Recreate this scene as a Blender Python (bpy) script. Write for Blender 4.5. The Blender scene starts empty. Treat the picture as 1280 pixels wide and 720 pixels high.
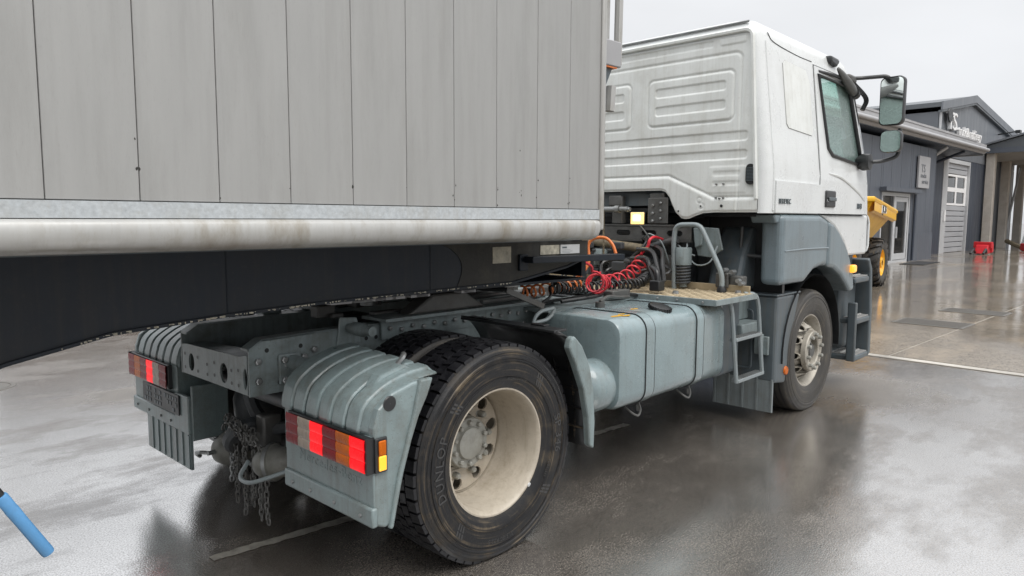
import bpy, bmesh, math, random
import numpy as np
from mathutils import Vector, Matrix
PI = math.pi
rnd = random.Random(7)
SC = bpy.context.scene
COL = SC.collection

# ------------------------------------------------------------------ camera
def cam_matrix(yaw, pitch, roll, loc):
    cy, sy, cp, sp = math.cos(yaw), math.sin(yaw), math.cos(pitch), math.sin(pitch)
    f = Vector((cy*cp, sy*cp, sp)); r = Vector((sy, -cy, 0)); u = r.cross(f)
    c, s = math.cos(roll), math.sin(roll)
    R, U = c*r + s*u, -s*r + c*u
    m = Matrix((R, U, -f)).transposed().to_4x4(); m.translation = Vector(loc)
    return m
cd = bpy.data.cameras.new('camera'); cam = bpy.data.objects.new('camera', cd); COL.objects.link(cam)
cam.matrix_world = cam_matrix(0.757, -0.0989, 0.0047, (-2.2595, -3.358, 1.5594))
cd.sensor_width = 36; cd.lens = 36*884.81/1280; cd.clip_start = 0.05; cd.clip_end = 2000
SC.camera = cam

# ------------------------------------------------------------------ world, sun, exposure
SUN_EL, SUN_AZ = math.radians(58), math.radians(-100)     # azimuth ccw from +X (light comes from there)
w = bpy.data.worlds.new('World'); SC.world = w; w.use_nodes = True
nt = w.node_tree; N, L = nt.nodes, nt.links; N.clear()
out = N.new('ShaderNodeOutputWorld'); bg = N.new('ShaderNodeBackground'); bg.inputs['Strength'].default_value = 0.1
sky = N.new('ShaderNodeTexSky'); sky.sky_type = 'NISHITA'; sky.sun_disc = False
sky.sun_elevation = SUN_EL; sky.sun_rotation = math.radians(90) - SUN_AZ; sky.dust_density = 4
tc = N.new('ShaderNodeTexCoord'); sep = N.new('ShaderNodeSeparateXYZ'); L.new(tc.outputs['Generated'], sep.inputs[0])
ramp = N.new('ShaderNodeValToRGB'); e = ramp.color_ramp.elements     # overcast: zenith brighter than horizon
e[0].position = 0.0; e[0].color = (0.57, 0.58, 0.60, 1); e[1].position = 1.0; e[1].color = (1.75, 1.77, 1.80, 1)
m1 = e.new(0.28); m1.color = (0.70, 0.708, 0.722, 1)
L.new(sep.outputs['Z'], ramp.inputs[0])
nz = N.new('ShaderNodeTexNoise'); nz.inputs['Scale'].default_value = 2.2; nz.inputs['Detail'].default_value = 4
mp = N.new('ShaderNodeMapping'); mp.inputs['Scale'].default_value = (1, 1, 2.5)
L.new(tc.outputs['Generated'], mp.inputs[0]); L.new(mp.outputs[0], nz.inputs['Vector'])
mr = N.new('ShaderNodeMapRange'); mr.inputs[1].default_value = .3; mr.inputs[2].default_value = .7; mr.inputs[3].default_value = 9.2; mr.inputs[4].default_value = 10.6
L.new(nz.outputs['Fac'], mr.inputs[0])
mul = N.new('ShaderNodeVectorMath'); mul.operation = 'SCALE'; L.new(ramp.outputs[0], mul.inputs[0]); L.new(mr.outputs[0], mul.inputs['Scale'])
mx = N.new('ShaderNodeMix'); mx.data_type = 'RGBA'; mx.inputs[0].default_value = 0.93
L.new(sky.outputs[0], mx.inputs[6]); L.new(mul.outputs[0], mx.inputs[7])
L.new(mx.outputs[2], bg.inputs['Color']); L.new(bg.outputs[0], out.inputs[0])
ld = bpy.data.lights.new('sun', 'SUN'); ld.energy = 1.2; ld.angle = math.radians(35); ld.color = (1, .97, .93)
sun = bpy.data.objects.new('sun', ld); COL.objects.link(sun)
sd = Vector((math.cos(SUN_EL)*math.cos(SUN_AZ), math.cos(SUN_EL)*math.sin(SUN_AZ), math.sin(SUN_EL)))
sun.rotation_euler = sd.to_track_quat('Z', 'Y').to_euler(); sun.location = (0, -10, 20)
SC.view_settings.view_transform = 'Standard'; SC.view_settings.look = 'None'
SC.view_settings.exposure = 0.42; SC.view_settings.gamma = 1; SC.view_settings.use_curve_mapping = False
SC.render.engine = 'CYCLES'
SC.cycles.max_bounces = 7; SC.cycles.transparent_max_bounces = 8
SC.cycles.caustics_reflective = False; SC.cycles.caustics_refractive = False

# ------------------------------------------------------------------ materials
def lk(nt, a, b): nt.links.new(a, b)
def pm(name, col, rough=.45, metal=0, var=.18, vs=5, bump=0, bs=60, coat=0, dirt=None, ds=3, damt=.5, stretch=(1, 1, 1),
       emit=None, es=0, spec=.5, rvar=.15, drops=0, ior=1.5, streak=0, scol=(.1, .095, .08)):
    """painted / wet / dirty surface: two noise octaves of colour variation, optional dirt colour, grain bump"""
    m = bpy.data.materials.new(name); m.use_nodes = True; nt = m.node_tree
    b = nt.nodes['Principled BSDF']; b.inputs['Metallic'].default_value = metal
    b.inputs['Specular IOR Level'].default_value = spec; b.inputs['IOR'].default_value = ior
    if coat: b.inputs['Coat Weight'].default_value = coat; b.inputs['Coat Roughness'].default_value = .12
    tc = nt.nodes.new('ShaderNodeTexCoord'); oi = nt.nodes.new('ShaderNodeObjectInfo')
    add = nt.nodes.new('ShaderNodeVectorMath'); add.operation = 'ADD'
    sc = nt.nodes.new('ShaderNodeVectorMath'); sc.operation = 'SCALE'; sc.inputs[0].default_value = (31, 17, 23)
    lk(nt, oi.outputs['Random'], sc.inputs['Scale'])
    mp = nt.nodes.new('ShaderNodeMapping'); mp.inputs['Scale'].default_value = stretch
    lk(nt, tc.outputs['Object'], mp.inputs[0]); lk(nt, mp.outputs[0], add.inputs[0]); lk(nt, sc.outputs[0], add.inputs[1])
    n1 = nt.nodes.new('ShaderNodeTexNoise'); n1.inputs['Scale'].default_value = vs; n1.inputs['Detail'].default_value = 8; n1.inputs['Roughness'].default_value = .65
    lk(nt, add.outputs[0], n1.inputs['Vector'])
    r = nt.nodes.new('ShaderNodeMapRange'); r.inputs[1].default_value = .28; r.inputs[2].default_value = .72
    r.inputs[3].default_value = 1-var; r.inputs[4].default_value = 1+var*.6
    lk(nt, n1.outputs['Fac'], r.inputs[0])
    cm = nt.nodes.new('ShaderNodeVectorMath'); cm.operation = 'SCALE'; cm.inputs[0].default_value = col[:3]
    lk(nt, r.outputs[0], cm.inputs['Scale']); cout = cm.outputs[0]
    if dirt:
        n2 = nt.nodes.new('ShaderNodeTexNoise'); n2.inputs['Scale'].default_value = ds; n2.inputs['Detail'].default_value = 9; n2.inputs['Roughness'].default_value = .7
        lk(nt, add.outputs[0], n2.inputs['Vector'])
        r2 = nt.nodes.new('ShaderNodeMapRange'); r2.inputs[1].default_value = .5; r2.inputs[2].default_value = .72; r2.inputs[3].default_value = 0; r2.inputs[4].default_value = damt
        lk(nt, n2.outputs['Fac'], r2.inputs[0])
        mx = nt.nodes.new('ShaderNodeMix'); mx.data_type = 'RGBA'; lk(nt, r2.outputs[0], mx.inputs[0]); lk(nt, cout, mx.inputs[6]); mx.inputs[7].default_value = (*dirt, 1)
        cout = mx.outputs[2]
    if streak:
        mp2 = nt.nodes.new('ShaderNodeMapping'); mp2.inputs['Scale'].default_value = (16, 16, .9); lk(nt, tc.outputs['Object'], mp2.inputs[0])
        ad2 = nt.nodes.new('ShaderNodeVectorMath'); ad2.operation = 'ADD'; lk(nt, mp2.outputs[0], ad2.inputs[0]); lk(nt, sc.outputs[0], ad2.inputs[1])
        n4 = nt.nodes.new('ShaderNodeTexNoise'); n4.inputs['Scale'].default_value = 1.6; n4.inputs['Detail'].default_value = 7; n4.inputs['Roughness'].default_value = .62; lk(nt, ad2.outputs[0], n4.inputs['Vector'])
        r4 = nt.nodes.new('ShaderNodeMapRange'); r4.inputs[1].default_value = .48; r4.inputs[2].default_value = .75; r4.inputs[3].default_value = 0; r4.inputs[4].default_value = streak; lk(nt, n4.outputs['Fac'], r4.inputs[0])
        mx4 = nt.nodes.new('ShaderNodeMix'); mx4.data_type = 'RGBA'; lk(nt, r4.outputs[0], mx4.inputs[0]); lk(nt, cout, mx4.inputs[6]); mx4.inputs[7].default_value = (*scol, 1); cout = mx4.outputs[2]
        n5 = nt.nodes.new('ShaderNodeTexNoise'); n5.inputs['Scale'].default_value = 55; n5.inputs['Detail'].default_value = 4; n5.inputs['Roughness'].default_value = .7; lk(nt, add.outputs[0], n5.inputs['Vector'])
        r5 = nt.nodes.new('ShaderNodeMapRange'); r5.inputs[1].default_value = .58; r5.inputs[2].default_value = .72; r5.inputs[3].default_value = 0; r5.inputs[4].default_value = streak*.9; lk(nt, n5.outputs['Fac'], r5.inputs[0])
        mx5 = nt.nodes.new('ShaderNodeMix'); mx5.data_type = 'RGBA'; lk(nt, r5.outputs[0], mx5.inputs[0]); lk(nt, cout, mx5.inputs[6]); mx5.inputs[7].default_value = (*scol, 1); cout = mx5.outputs[2]
    lk(nt, cout, b.inputs['Base Color'])
    rr = nt.nodes.new('ShaderNodeMapRange'); rr.inputs[1].default_value = .3; rr.inputs[2].default_value = .7
    rr.inputs[3].default_value = max(.03, rough-rvar*.6); rr.inputs[4].default_value = min(1, rough+rvar)
    lk(nt, n1.outputs['Fac'], rr.inputs[0]); lk(nt, rr.outputs[0], b.inputs['Roughness'])
    if bump:
        n3 = nt.nodes.new('ShaderNodeTexNoise'); n3.inputs['Scale'].default_value = bs; n3.inputs['Detail'].default_value = 3
        lk(nt, add.outputs[0], n3.inputs['Vector'])
        bp = nt.nodes.new('ShaderNodeBump'); bp.inputs['Strength'].default_value = bump; bp.inputs['Distance'].default_value = .01
        lk(nt, n3.outputs['Fac'], bp.inputs['Height']); lk(nt, bp.outputs[0], b.inputs['Normal'])
        if drops:
            v = nt.nodes.new('ShaderNodeTexVoronoi'); v.inputs['Scale'].default_value = drops; lk(nt, add.outputs[0], v.inputs['Vector'])
            vr = nt.nodes.new('ShaderNodeMapRange'); vr.inputs[1].default_value = .12; vr.inputs[2].default_value = .28; vr.inputs[3].default_value = 1; vr.inputs[4].default_value = 0
            lk(nt, v.outputs['Distance'], vr.inputs[0])
            b2 = nt.nodes.new('ShaderNodeBump'); b2.inputs['Strength'].default_value = .35; b2.inputs['Distance'].default_value = .004
            lk(nt, vr.outputs[0], b2.inputs['Height']); lk(nt, bp.outputs[0], b2.inputs['Normal']); lk(nt, b2.outputs[0], b.inputs['Normal'])
    if emit:
        b.inputs['Emission Color'].default_value = (*emit, 1); b.inputs['Emission Strength'].default_value = es
    return m
M = {}
M['white'] = pm('white_paint', (.72, .74, .735), .28, var=.06, vs=3, coat=.5, dirt=(.46, .455, .42), ds=2.2, damt=.3, bump=.04, bs=35, drops=55, streak=.12, scol=(.40, .39, .35))
M['white_rear'] = pm('white_rear_paint', (.76, .78, .755), .35, var=.08, vs=2.5, coat=.25, dirt=(.45, .435, .37), ds=2.3, damt=.42, bump=.03, bs=30, streak=.28, scol=(.40, .385, .32))
M['blankseam'] = pm('pale_seam', (.36, .36, .35), .6)
M['seam'] = pm('dark_seam', (.05, .05, .055), .6)
M['grey'] = pm('grey_green_paint', (.225, .285, .29), .36, var=.2, vs=6, coat=.3, dirt=(.14, .14, .12), ds=5, damt=.65, bump=.08, bs=45, drops=90, streak=.5, scol=(.12, .11, .09))
M['tankpaint'] = pm('tank_paint', (.245, .315, .33), .25, var=.12, vs=3, coat=.5, dirt=(.20, .225, .215), ds=2, damt=.5, bump=.04, bs=20, drops=80, streak=.42, scol=(.14, .14, .12))
M['fender'] = pm('grey_fender_plastic', (.175, .222, .245), .33, var=.12, vs=4, coat=.3, dirt=(.12, .14, .145), ds=2.5, damt=.6, bump=.04, bs=30, drops=70, streak=.5, scol=(.10, .105, .10))
M['skirt'] = pm('dark_grey_plastic', (.09, .112, .125), .4, var=.18, vs=4, dirt=(.06, .065, .065), ds=3, damt=.6, bump=.06, bs=40, streak=.5, scol=(.13, .12, .10))
M['flap'] = pm('rubber_flap', (.21, .24, .245), .5, var=.18, vs=7, dirt=(.15, .14, .12), ds=6, damt=.5, streak=.5, scol=(.10, .095, .085))
M['chassis'] = pm('chassis_paint', (.225, .27, .275), .4, var=.2, vs=8, dirt=(.10, .10, .085), ds=6, damt=.7, bump=.1, bs=50, coat=.15, streak=.45, scol=(.08, .075, .06))
M['darkmetal'] = pm('dark_oily_metal', (.035, .038, .042), .42, metal=.3, var=.4, vs=9, dirt=(.09, .08, .065), ds=7, damt=.6, bump=.12, bs=45)
M['midmetal'] = pm('grimy_metal', (.11, .11, .105), .45, metal=.2, var=.35, vs=10, dirt=(.06, .05, .04), ds=7, damt=.7, bump=.1, bs=60)
M['chamber'] = pm('grimy_chamber', (.21, .21, .19), .45, var=.3, vs=10, dirt=(.08, .075, .06), ds=8, damt=.7, bump=.1, bs=60)
M['engine'] = pm('engine_grime', (.055, .06, .065), .5, var=.35, vs=8, dirt=(.10, .085, .06), ds=6, damt=.5, bump=.15, bs=40)
M['black'] = pm('black_plastic', (.018, .019, .02), .35, var=.2, vs=8, bump=.05, bs=80)
M['rubber'] = pm('tyre_rubber', (.022, .022, .023), .42, var=.3, vs=14, dirt=(.085, .072, .05), ds=4, damt=.35, bump=.1, bs=70, rvar=.2)
M['rubber_dusty'] = pm('dusty_tyre_rubber', (.085, .080, .073), .5, var=.25, vs=7, dirt=(.17, .15, .125), ds=4, damt=.6, bump=.1, bs=70)
M['tread'] = pm('tread_rubber', (.007, .007, .009), .42, var=.35, vs=18, bump=.15, bs=90, rvar=.2)
M['letter'] = pm('tyre_lettering', (.05, .05, .05), .6)
M['rim'] = pm('cream_rim_paint', (.53, .475, .39), .42, var=.18, vs=5, dirt=(.22, .175, .12), ds=5, damt=.7, bump=.08, bs=60, streak=.45, scol=(.26, .21, .15))
M['hub'] = pm('hub_grey', (.33, .33, .30), .45, var=.2, vs=14, dirt=(.16, .14, .11), ds=9, damt=.6, bump=.1, bs=60, metal=.2)
M['alloy'] = pm('dusty_alloy', (.46, .43, .37), .45, metal=.2, var=.22, vs=8, dirt=(.16, .13, .095), ds=6, damt=.75, bump=.06, bs=50, streak=.4, scol=(.15, .125, .095))
M['alum'] = pm('aluminium_plank', (.37, .37, .36), .46, metal=.3, var=.05, vs=3, stretch=(5, 5, .8), dirt=(.27, .268, .255), ds=1.4, damt=.45, bump=.05, bs=140, rvar=.08, streak=.22, scol=(.22, .215, .20))
M['rail'] = pm('pale_aluminium_rail', (.46, .46, .445), .4, metal=.2, var=.08, vs=4, stretch=(1.5, 1, .5), dirt=(.23, .19, .125), ds=4.2, damt=.85, bump=.05, bs=60, streak=.22, scol=(.24, .20, .14))
M['stain'] = pm('brown_stain', (.20, .165, .11), .7, var=.5, vs=30)
M['beam'] = pm('blue_black_beam', (.0075, .0115, .018), .45, var=.25, vs=3, dirt=(.013, .013, .013), ds=1.8, damt=.6, bump=.06, bs=40, spec=.28, streak=.35, scol=(.03, .028, .024))
M['beam_dirty'] = pm('dirty_beam', (.042, .041, .037), .62, var=.35, vs=5, dirt=(.085, .077, .06), ds=4, damt=.75, bump=.12, bs=60, spec=.25, streak=.5, scol=(.02, .02, .02))
M['tape'] = pm('reflective_tape', (.50, .535, .555), .35, var=.22, vs=70, dirt=(.34, .33, .29), ds=7, damt=.5, bump=.08, bs=160, streak=.3, scol=(.36, .34, .29))
M['backing'] = pm('seam_shadow_sheet', (.13, .13, .125), .6)
M['sticker'] = pm('worn_sticker', (.50, .47, .38), .6, var=.4, vs=24, dirt=(.16, .15, .12), ds=22, damt=.8)
M['plate'] = pm('type_plate', (.55, .56, .56), .4, var=.1)
M['deck'] = pm('tan_tread_plate', (.42, .34, .22), .5, var=.2, vs=9, dirt=(.28, .24, .18), ds=6, damt=.6, bump=.1, bs=50, metal=.1)
M['steel'] = pm('worn_steel', (.30, .31, .31), .35, metal=.6, var=.25, vs=9, dirt=(.13, .11, .08), ds=7, damt=.5)
M['tube'] = pm('grey_painted_tube', (.25, .29, .30), .35, var=.15, vs=8, coat=.2, dirt=(.15, .14, .12), ds=8, damt=.5)
M['red_hose'] = pm('red_hose', (.62, .03, .045), .3, var=.12, vs=9)
M['orange_hose'] = pm('orange_hose', (.72, .20, .05), .35, var=.15, vs=9)
M['black_hose'] = pm('black_hose', (.02, .02, .02), .3, var=.2, vs=9)
M['blue'] = pm('blue_grip', (.11, .32, .60), .4, var=.12, vs=10, dirt=(.08, .16, .28), ds=12, damt=.5)
M['l_red'] = pm('red_lens', (.22, .004, .008), .25, var=.2, vs=14, spec=.25, dirt=(.10, .05, .04), ds=9, damt=.35)
M['l_lit'] = pm('lit_red_lens', (.45, .004, .006), .25, var=.25, vs=10, spec=.2, emit=(1, .006, .012), es=.62)
M['l_clear'] = pm('clear_lens', (.42, .35, .29), .25, var=.2, vs=14, spec=.25, dirt=(.10, .05, .04), ds=9, damt=.35)
M['l_orange'] = pm('orange_lens', (.60, .13, .004), .25, var=.2, vs=14, spec=.25, dirt=(.10, .05, .04), ds=9, damt=.35)
M['l_olit'] = pm('lit_orange_lens', (.85, .3, .01), .15, var=.1, coat=1, emit=(1, .42, .02), es=1.0)
M['worklight'] = pm('worklight_glass', (.9, .8, .6), .2, emit=(1, .60, .14), es=.95)
M['bulb'] = pm('bulb_reflector', (.95, .9, .7), .2, emit=(1, .86, .55), es=3.5)
M['mirror'] = pm('mirror_glass', (.8, .86, .85), .03, metal=1, var=.02, rvar=.02)
M['chrome'] = pm('chrome', (.62, .63, .64), .15, metal=1, var=.05, rvar=.05)
M['yellow'] = pm('yellow_machine_paint', (.92, .50, .015), .35, var=.1, vs=4, coat=.4, dirt=(.40, .22, .05), ds=4, damt=.4)
M['clad'] = pm('anthracite_cladding', (.088, .100, .122), .4, var=.12, vs=1.2, stretch=(3, 3, .4), dirt=(.12, .13, .15), ds=1.4, damt=.4)
M['clad_dark'] = pm('dark_cladding', (.038, .048, .068), .4, var=.14, vs=1.5, stretch=(3, 3, .4))
M['clad_mid'] = pm('grey_gable_sheet', (.15, .162, .18), .42, var=.08, vs=1, stretch=(2, 2, .4))
M['fascia'] = pm('pale_fascia', (.38, .38, .39), .4, var=.12, vs=2)
M['roofdark'] = pm('dark_verge', (.10, .11, .12), .45, var=.12, vs=2)
M['shingle'] = pm('grey_shingle', (.36, .355, .35), .7, var=.3, vs=5)
M['shutter'] = pm('silver_door_panel', (.44, .45, .47), .4, metal=.2, var=.08, vs=2)
M['frame'] = pm('pale_frame', (.50, .51, .52), .4, var=.08)
M['concrete_post'] = pm('concrete_post', (.52, .48, .43), .7, var=.15, vs=2, dirt=(.3, .24, .18), ds=1.5, damt=.5)
M['letterwhite'] = pm('white_letters', (.85, .85, .85), .4, var=.03)
M['tarp'] = pm('pale_tarp', (.42, .41, .40), .7, var=.15, vs=2)
M['redpaint'] = pm('red_machine_paint', (.60, .02, .03), .4, var=.15, vs=6)
M['line'] = pm('worn_line_paint', (.30, .285, .25), .4, var=.4, vs=26, dirt=(.05, .045, .04), ds=16, damt=1.0)
M['joint'] = pm('pale_joint', (.30, .27, .225), .45, var=.35, vs=3)
M['strip'] = pm('pale_kerb_strip', (.46, .43, .38), .4, var=.4, vs=2.5, dirt=(.17, .15, .12), ds=1.6, damt=.8)
M['leaf'] = pm('orange_scrap', (.6, .16, .05), .6)
M['mat'] = pm('dark_mat', (.03, .03, .032), .8)
M['cast'] = pm('cast_iron', (.12, .112, .10), .5, metal=.1, var=.3, vs=12)
M['farhouse'] = pm('far_house_wall', (.30, .28, .26), .8)
M['brick'] = pm('brown_brick', (.075, .052, .042), .85, var=.25, vs=2)
M['bush'] = pm('dull_hedge', (.05, .06, .045), .8, var=.5, vs=3)

def tyre_mat(name, col, dirt, amt, base=.5):
    m = bpy.data.materials.new(name); m.use_nodes = True; nt = m.node_tree; b = nt.nodes['Principled BSDF']; b.inputs['Specular IOR Level'].default_value = .35
    def mth(op, a, b_=None):
        n = nt.nodes.new('ShaderNodeMath'); n.operation = op
        for i, v in enumerate((a, b_)):
            if v is None: continue
            if isinstance(v, (int, float)): n.inputs[i].default_value = v
            else: lk(nt, v, n.inputs[i])
        return n.outputs[0]
    tc = nt.nodes.new('ShaderNodeTexCoord'); s = nt.nodes.new('ShaderNodeSeparateXYZ'); lk(nt, tc.outputs['Object'], s.inputs[0])
    r = mth('SQRT', mth('ADD', mth('MULTIPLY', s.outputs[0], s.outputs[0]), mth('MULTIPLY', s.outputs[2], s.outputs[2])))
    c = nt.nodes.new('ShaderNodeCombineXYZ'); lk(nt, mth('MULTIPLY', r, 95), c.inputs[0]); lk(nt, mth('DIVIDE', s.outputs[0], r), c.inputs[1]); lk(nt, mth('DIVIDE', s.outputs[2], r), c.inputs[2])
    n1 = nt.nodes.new('ShaderNodeTexNoise'); n1.inputs['Scale'].default_value = 1.0; n1.inputs['Detail'].default_value = 6; n1.inputs['Roughness'].default_value = .6; lk(nt, c.outputs[0], n1.inputs['Vector'])
    n2 = nt.nodes.new('ShaderNodeTexNoise'); n2.inputs['Scale'].default_value = 7; n2.inputs['Detail'].default_value = 8; n2.inputs['Roughness'].default_value = .7; lk(nt, tc.outputs['Object'], n2.inputs['Vector'])
    def rng(x, a, b_, c_, d):
        q = nt.nodes.new('ShaderNodeMapRange'); lk(nt, x, q.inputs[0])
        for i, v in enumerate((a, b_, c_, d)): q.inputs[i+1].default_value = v
        return q.outputs[0]
    f = mth('MULTIPLY', rng(n1.outputs['Fac'], .54, .68, 0, 1), rng(n2.outputs['Fac'], .38, .62, .1, 1))
    f = mth('MULTIPLY', mth('ADD', f, mth('MULTIPLY', rng(n2.outputs['Fac'], .5, .75, 0, 1), .35)), amt)
    mx = nt.nodes.new('ShaderNodeMix'); mx.data_type = 'RGBA'; lk(nt, f, mx.inputs[0]); mx.inputs[6].default_value = (*col, 1); mx.inputs[7].default_value = (*dirt, 1); lk(nt, mx.outputs[2], b.inputs['Base Color'])
    lk(nt, rng(n2.outputs['Fac'], .3, .7, .32, .62), b.inputs['Roughness'])
    n3 = nt.nodes.new('ShaderNodeTexNoise'); n3.inputs['Scale'].default_value = 110; lk(nt, tc.outputs['Object'], n3.inputs['Vector'])
    bp = nt.nodes.new('ShaderNodeBump'); bp.inputs['Strength'].default_value = .12; bp.inputs['Distance'].default_value = .01; lk(nt, n3.outputs['Fac'], bp.inputs['Height']); lk(nt, bp.outputs[0], b.inputs['Normal'])
    return m
M['rubber'] = tyre_mat('tyre_rubber', (.011, .011, .012), (.20, .155, .10), .75)
M['rubber_dusty'] = tyre_mat('dusty_tyre_rubber', (.045, .042, .038), (.16, .14, .11), .8)
def glass_mat(name, tint, refl=.12, rough=.03, bump=0):
    m = bpy.data.materials.new(name); m.use_nodes = True; nt = m.node_tree; nt.nodes.remove(nt.nodes['Principled BSDF'])
    o = nt.nodes['Material Output']; t = nt.nodes.new('ShaderNodeBsdfTransparent'); t.inputs[0].default_value = (*tint, 1)
    g = nt.nodes.new('ShaderNodeBsdfGlossy'); g.inputs['Roughness'].default_value = rough; g.inputs[0].default_value = (1, 1, 1, 1)
    d = nt.nodes.new('ShaderNodeBsdfDiffuse'); d.inputs[0].default_value = (tint[0]*.8, tint[1]*.8, tint[2]*.8, 1)
    f = nt.nodes.new('ShaderNodeFresnel'); f.inputs[0].default_value = 1.5
    mx0 = nt.nodes.new('ShaderNodeMixShader'); tc = nt.nodes.new('ShaderNodeTexCoord')
    n = nt.nodes.new('ShaderNodeTexVoronoi'); n.inputs['Scale'].default_value = 70; lk(nt, tc.outputs['Object'], n.inputs['Vector'])
    r = nt.nodes.new('ShaderNodeMapRange'); r.inputs[1].default_value = .1; r.inputs[2].default_value = .4; r.inputs[3].default_value = .55 if bump else .08; r.inputs[4].default_value = .25 if bump else .05
    lk(nt, n.outputs['Distance'], r.inputs[0]); lk(nt, r.outputs[0], mx0.inputs[0]); lk(nt, t.outputs[0], mx0.inputs[1]); lk(nt, d.outputs[0], mx0.inputs[2])
    mx = nt.nodes.new('ShaderNodeMixShader'); lk(nt, f.outputs[0], mx.inputs[0]); lk(nt, mx0.outputs[0], mx.inputs[1]); lk(nt, g.outputs[0], mx.inputs[2])
    if bump:
        bp = nt.nodes.new('ShaderNodeBump'); bp.inputs['Strength'].default_value = bump; bp.inputs['Distance'].default_value = .003
        lk(nt, n.outputs['Distance'], bp.inputs['Height']); lk(nt, bp.outputs[0], g.inputs['Normal'])
    lk(nt, mx.outputs[0], o.inputs[0]); return m
M['glass'] = glass_mat('green_rainy_glass', (.66, .90, .83), bump=.6)
M['pane'] = glass_mat('window_pane', (.35, .38, .40))

def ground_mat(name, col, col2, ior, r0, r1, grain, gs, patch=.5, ripple=0, big=.35, patchcol=None, dry=()):
    """wet paving: albedo noise + grain, water film = high specular, dry-ish patches rougher"""
    m = bpy.data.materials.new(name); m.use_nodes = True; nt = m.node_tree; b = nt.nodes['Principled BSDF']
    b.inputs['IOR'].default_value = ior
    geo = nt.nodes.new('ShaderNodeNewGeometry'); P = geo.outputs['Position']
    def noise(s, d=5, r=.6, st=None):
        n = nt.nodes.new('ShaderNodeTexNoise'); n.inputs['Scale'].default_value = s; n.inputs['Detail'].default_value = d; n.inputs['Roughness'].default_value = r
        if st:
            mp = nt.nodes.new('ShaderNodeMapping'); mp.inputs['Scale'].default_value = st; lk(nt, P, mp.inputs[0]); lk(nt, mp.outputs[0], n.inputs['Vector'])
        else: lk(nt, P, n.inputs['Vector'])
        return n.outputs['Fac']
    def rng(x, a, b_, c, d):
        r = nt.nodes.new('ShaderNodeMapRange'); lk(nt, x, r.inputs[0])
        for i, v in enumerate((a, b_, c, d)): r.inputs[i+1].default_value = v
        return r.outputs[0]
    def mixc(f, a, b_):
        x = nt.nodes.new('ShaderNodeMix'); x.data_type = 'RGBA'; lk(nt, f, x.inputs[0])
        for i, v in ((6, a), (7, b_)):
            if isinstance(v, tuple): x.inputs[i].default_value = (*v, 1)
            else: lk(nt, v, x.inputs[i])
        return x.outputs[2]
    big_n = noise(big, 6, .6); fine = noise(gs, 2, .5); med = noise(6, 6, .65)
    c = mixc(rng(med, .3, .7, 0, 1), col, col2)
    c = mixc(rng(fine, .38, .72, 0, .75), c, tuple(min(1, v*2.0) for v in col2)); c = mixc(rng(noise(gs*.55, 2, .5), .30, .46, .8, 0), c, tuple(v*.35 for v in col))
    if patchcol: c = mixc(rng(noise(.55, 5, .6, (1, 2.2, 1)), .5, .66, 0, .8), c, patchcol)
    lk(nt, c, b.inputs['Base Color'])
    wet = rng(big_n, .5-patch*.02, .5+patch*.25, 1, 0)           # 1 = standing water film
    if dry:                                                         # patchy film: damp islands between the wet sheets
        mk = nt.nodes.new('ShaderNodeMath'); mk.operation = 'MULTIPLY'; lk(nt, wet, mk.inputs[0]); lk(nt, rng(noise(.85, 8, .68, (1, 2.0, 1)), .39, .52, .52, 1), mk.inputs[1]); wet = mk.outputs[0]
    for (cx, cy, rr) in dry:                                        # drier, rougher patches with ragged edges
        d = nt.nodes.new('ShaderNodeVectorMath'); d.operation = 'DISTANCE'; lk(nt, P, d.inputs[0]); d.inputs[1].default_value = (cx, cy, 0)
        ad = nt.nodes.new('ShaderNodeMath'); ad.operation = 'MULTIPLY_ADD'; lk(nt, noise(1.6, 6, .7, (1, 3, 1)), ad.inputs[0]); ad.inputs[1].default_value = rr*2.2; lk(nt, d.outputs['Value'], ad.inputs[2])
        mn = nt.nodes.new('ShaderNodeMath'); mn.operation = 'MULTIPLY'; lk(nt, wet, mn.inputs[0]); lk(nt, rng(ad.outputs[0], rr*1.75, rr*2.25, 0, 1), mn.inputs[1]); wet = mn.outputs[0]
    lk(nt, rng(wet, 0, 1, r1, r0), b.inputs['Roughness'])
    sp = nt.nodes.new('ShaderNodeMath'); sp.operation = 'MULTIPLY'; lk(nt, rng(wet, 0, 1, .07, .56), sp.inputs[0]); lk(nt, rng(fine, .42, .62, 1.12, .72), sp.inputs[1])
    lk(nt, sp.outputs[0], b.inputs['Specular IOR Level'])
    bp = nt.nodes.new('ShaderNodeBump'); bp.inputs['Distance'].default_value = .004
    lk(nt, rng(wet, 0, 1, grain*1.3, grain*.5), bp.inputs['Strength']); lk(nt, fine, bp.inputs['Height'])
    last = bp
    if ripple:
        b2 = nt.nodes.new('ShaderNodeBump'); b2.inputs['Distance'].default_value = .03; b2.inputs['Strength'].default_value = ripple
        lk(nt, noise(3.5, 3, .5), b2.inputs['Height']); lk(nt, bp.outputs[0], b2.inputs['Normal']); last = b2
    lk(nt, last.outputs[0], b.inputs['Normal'])
    return m
M['asphalt'] = ground_mat('wet_asphalt', (.072, .064, .056), (.142, .127, .111), 7.5, .05, .34, .30, 125, big=.3, patch=3.2, dry=((4.6, -1.2, .8), (-.9, 6.6, .8), (-.2, 3.3, .3)))
M['concrete'] = ground_mat('wet_concrete', (.13, .112, .09), (.20, .172, .138), 2.3, .05, .20, .2, 90, ripple=.12, big=.2, patchcol=(.34, .28, .21))

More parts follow.
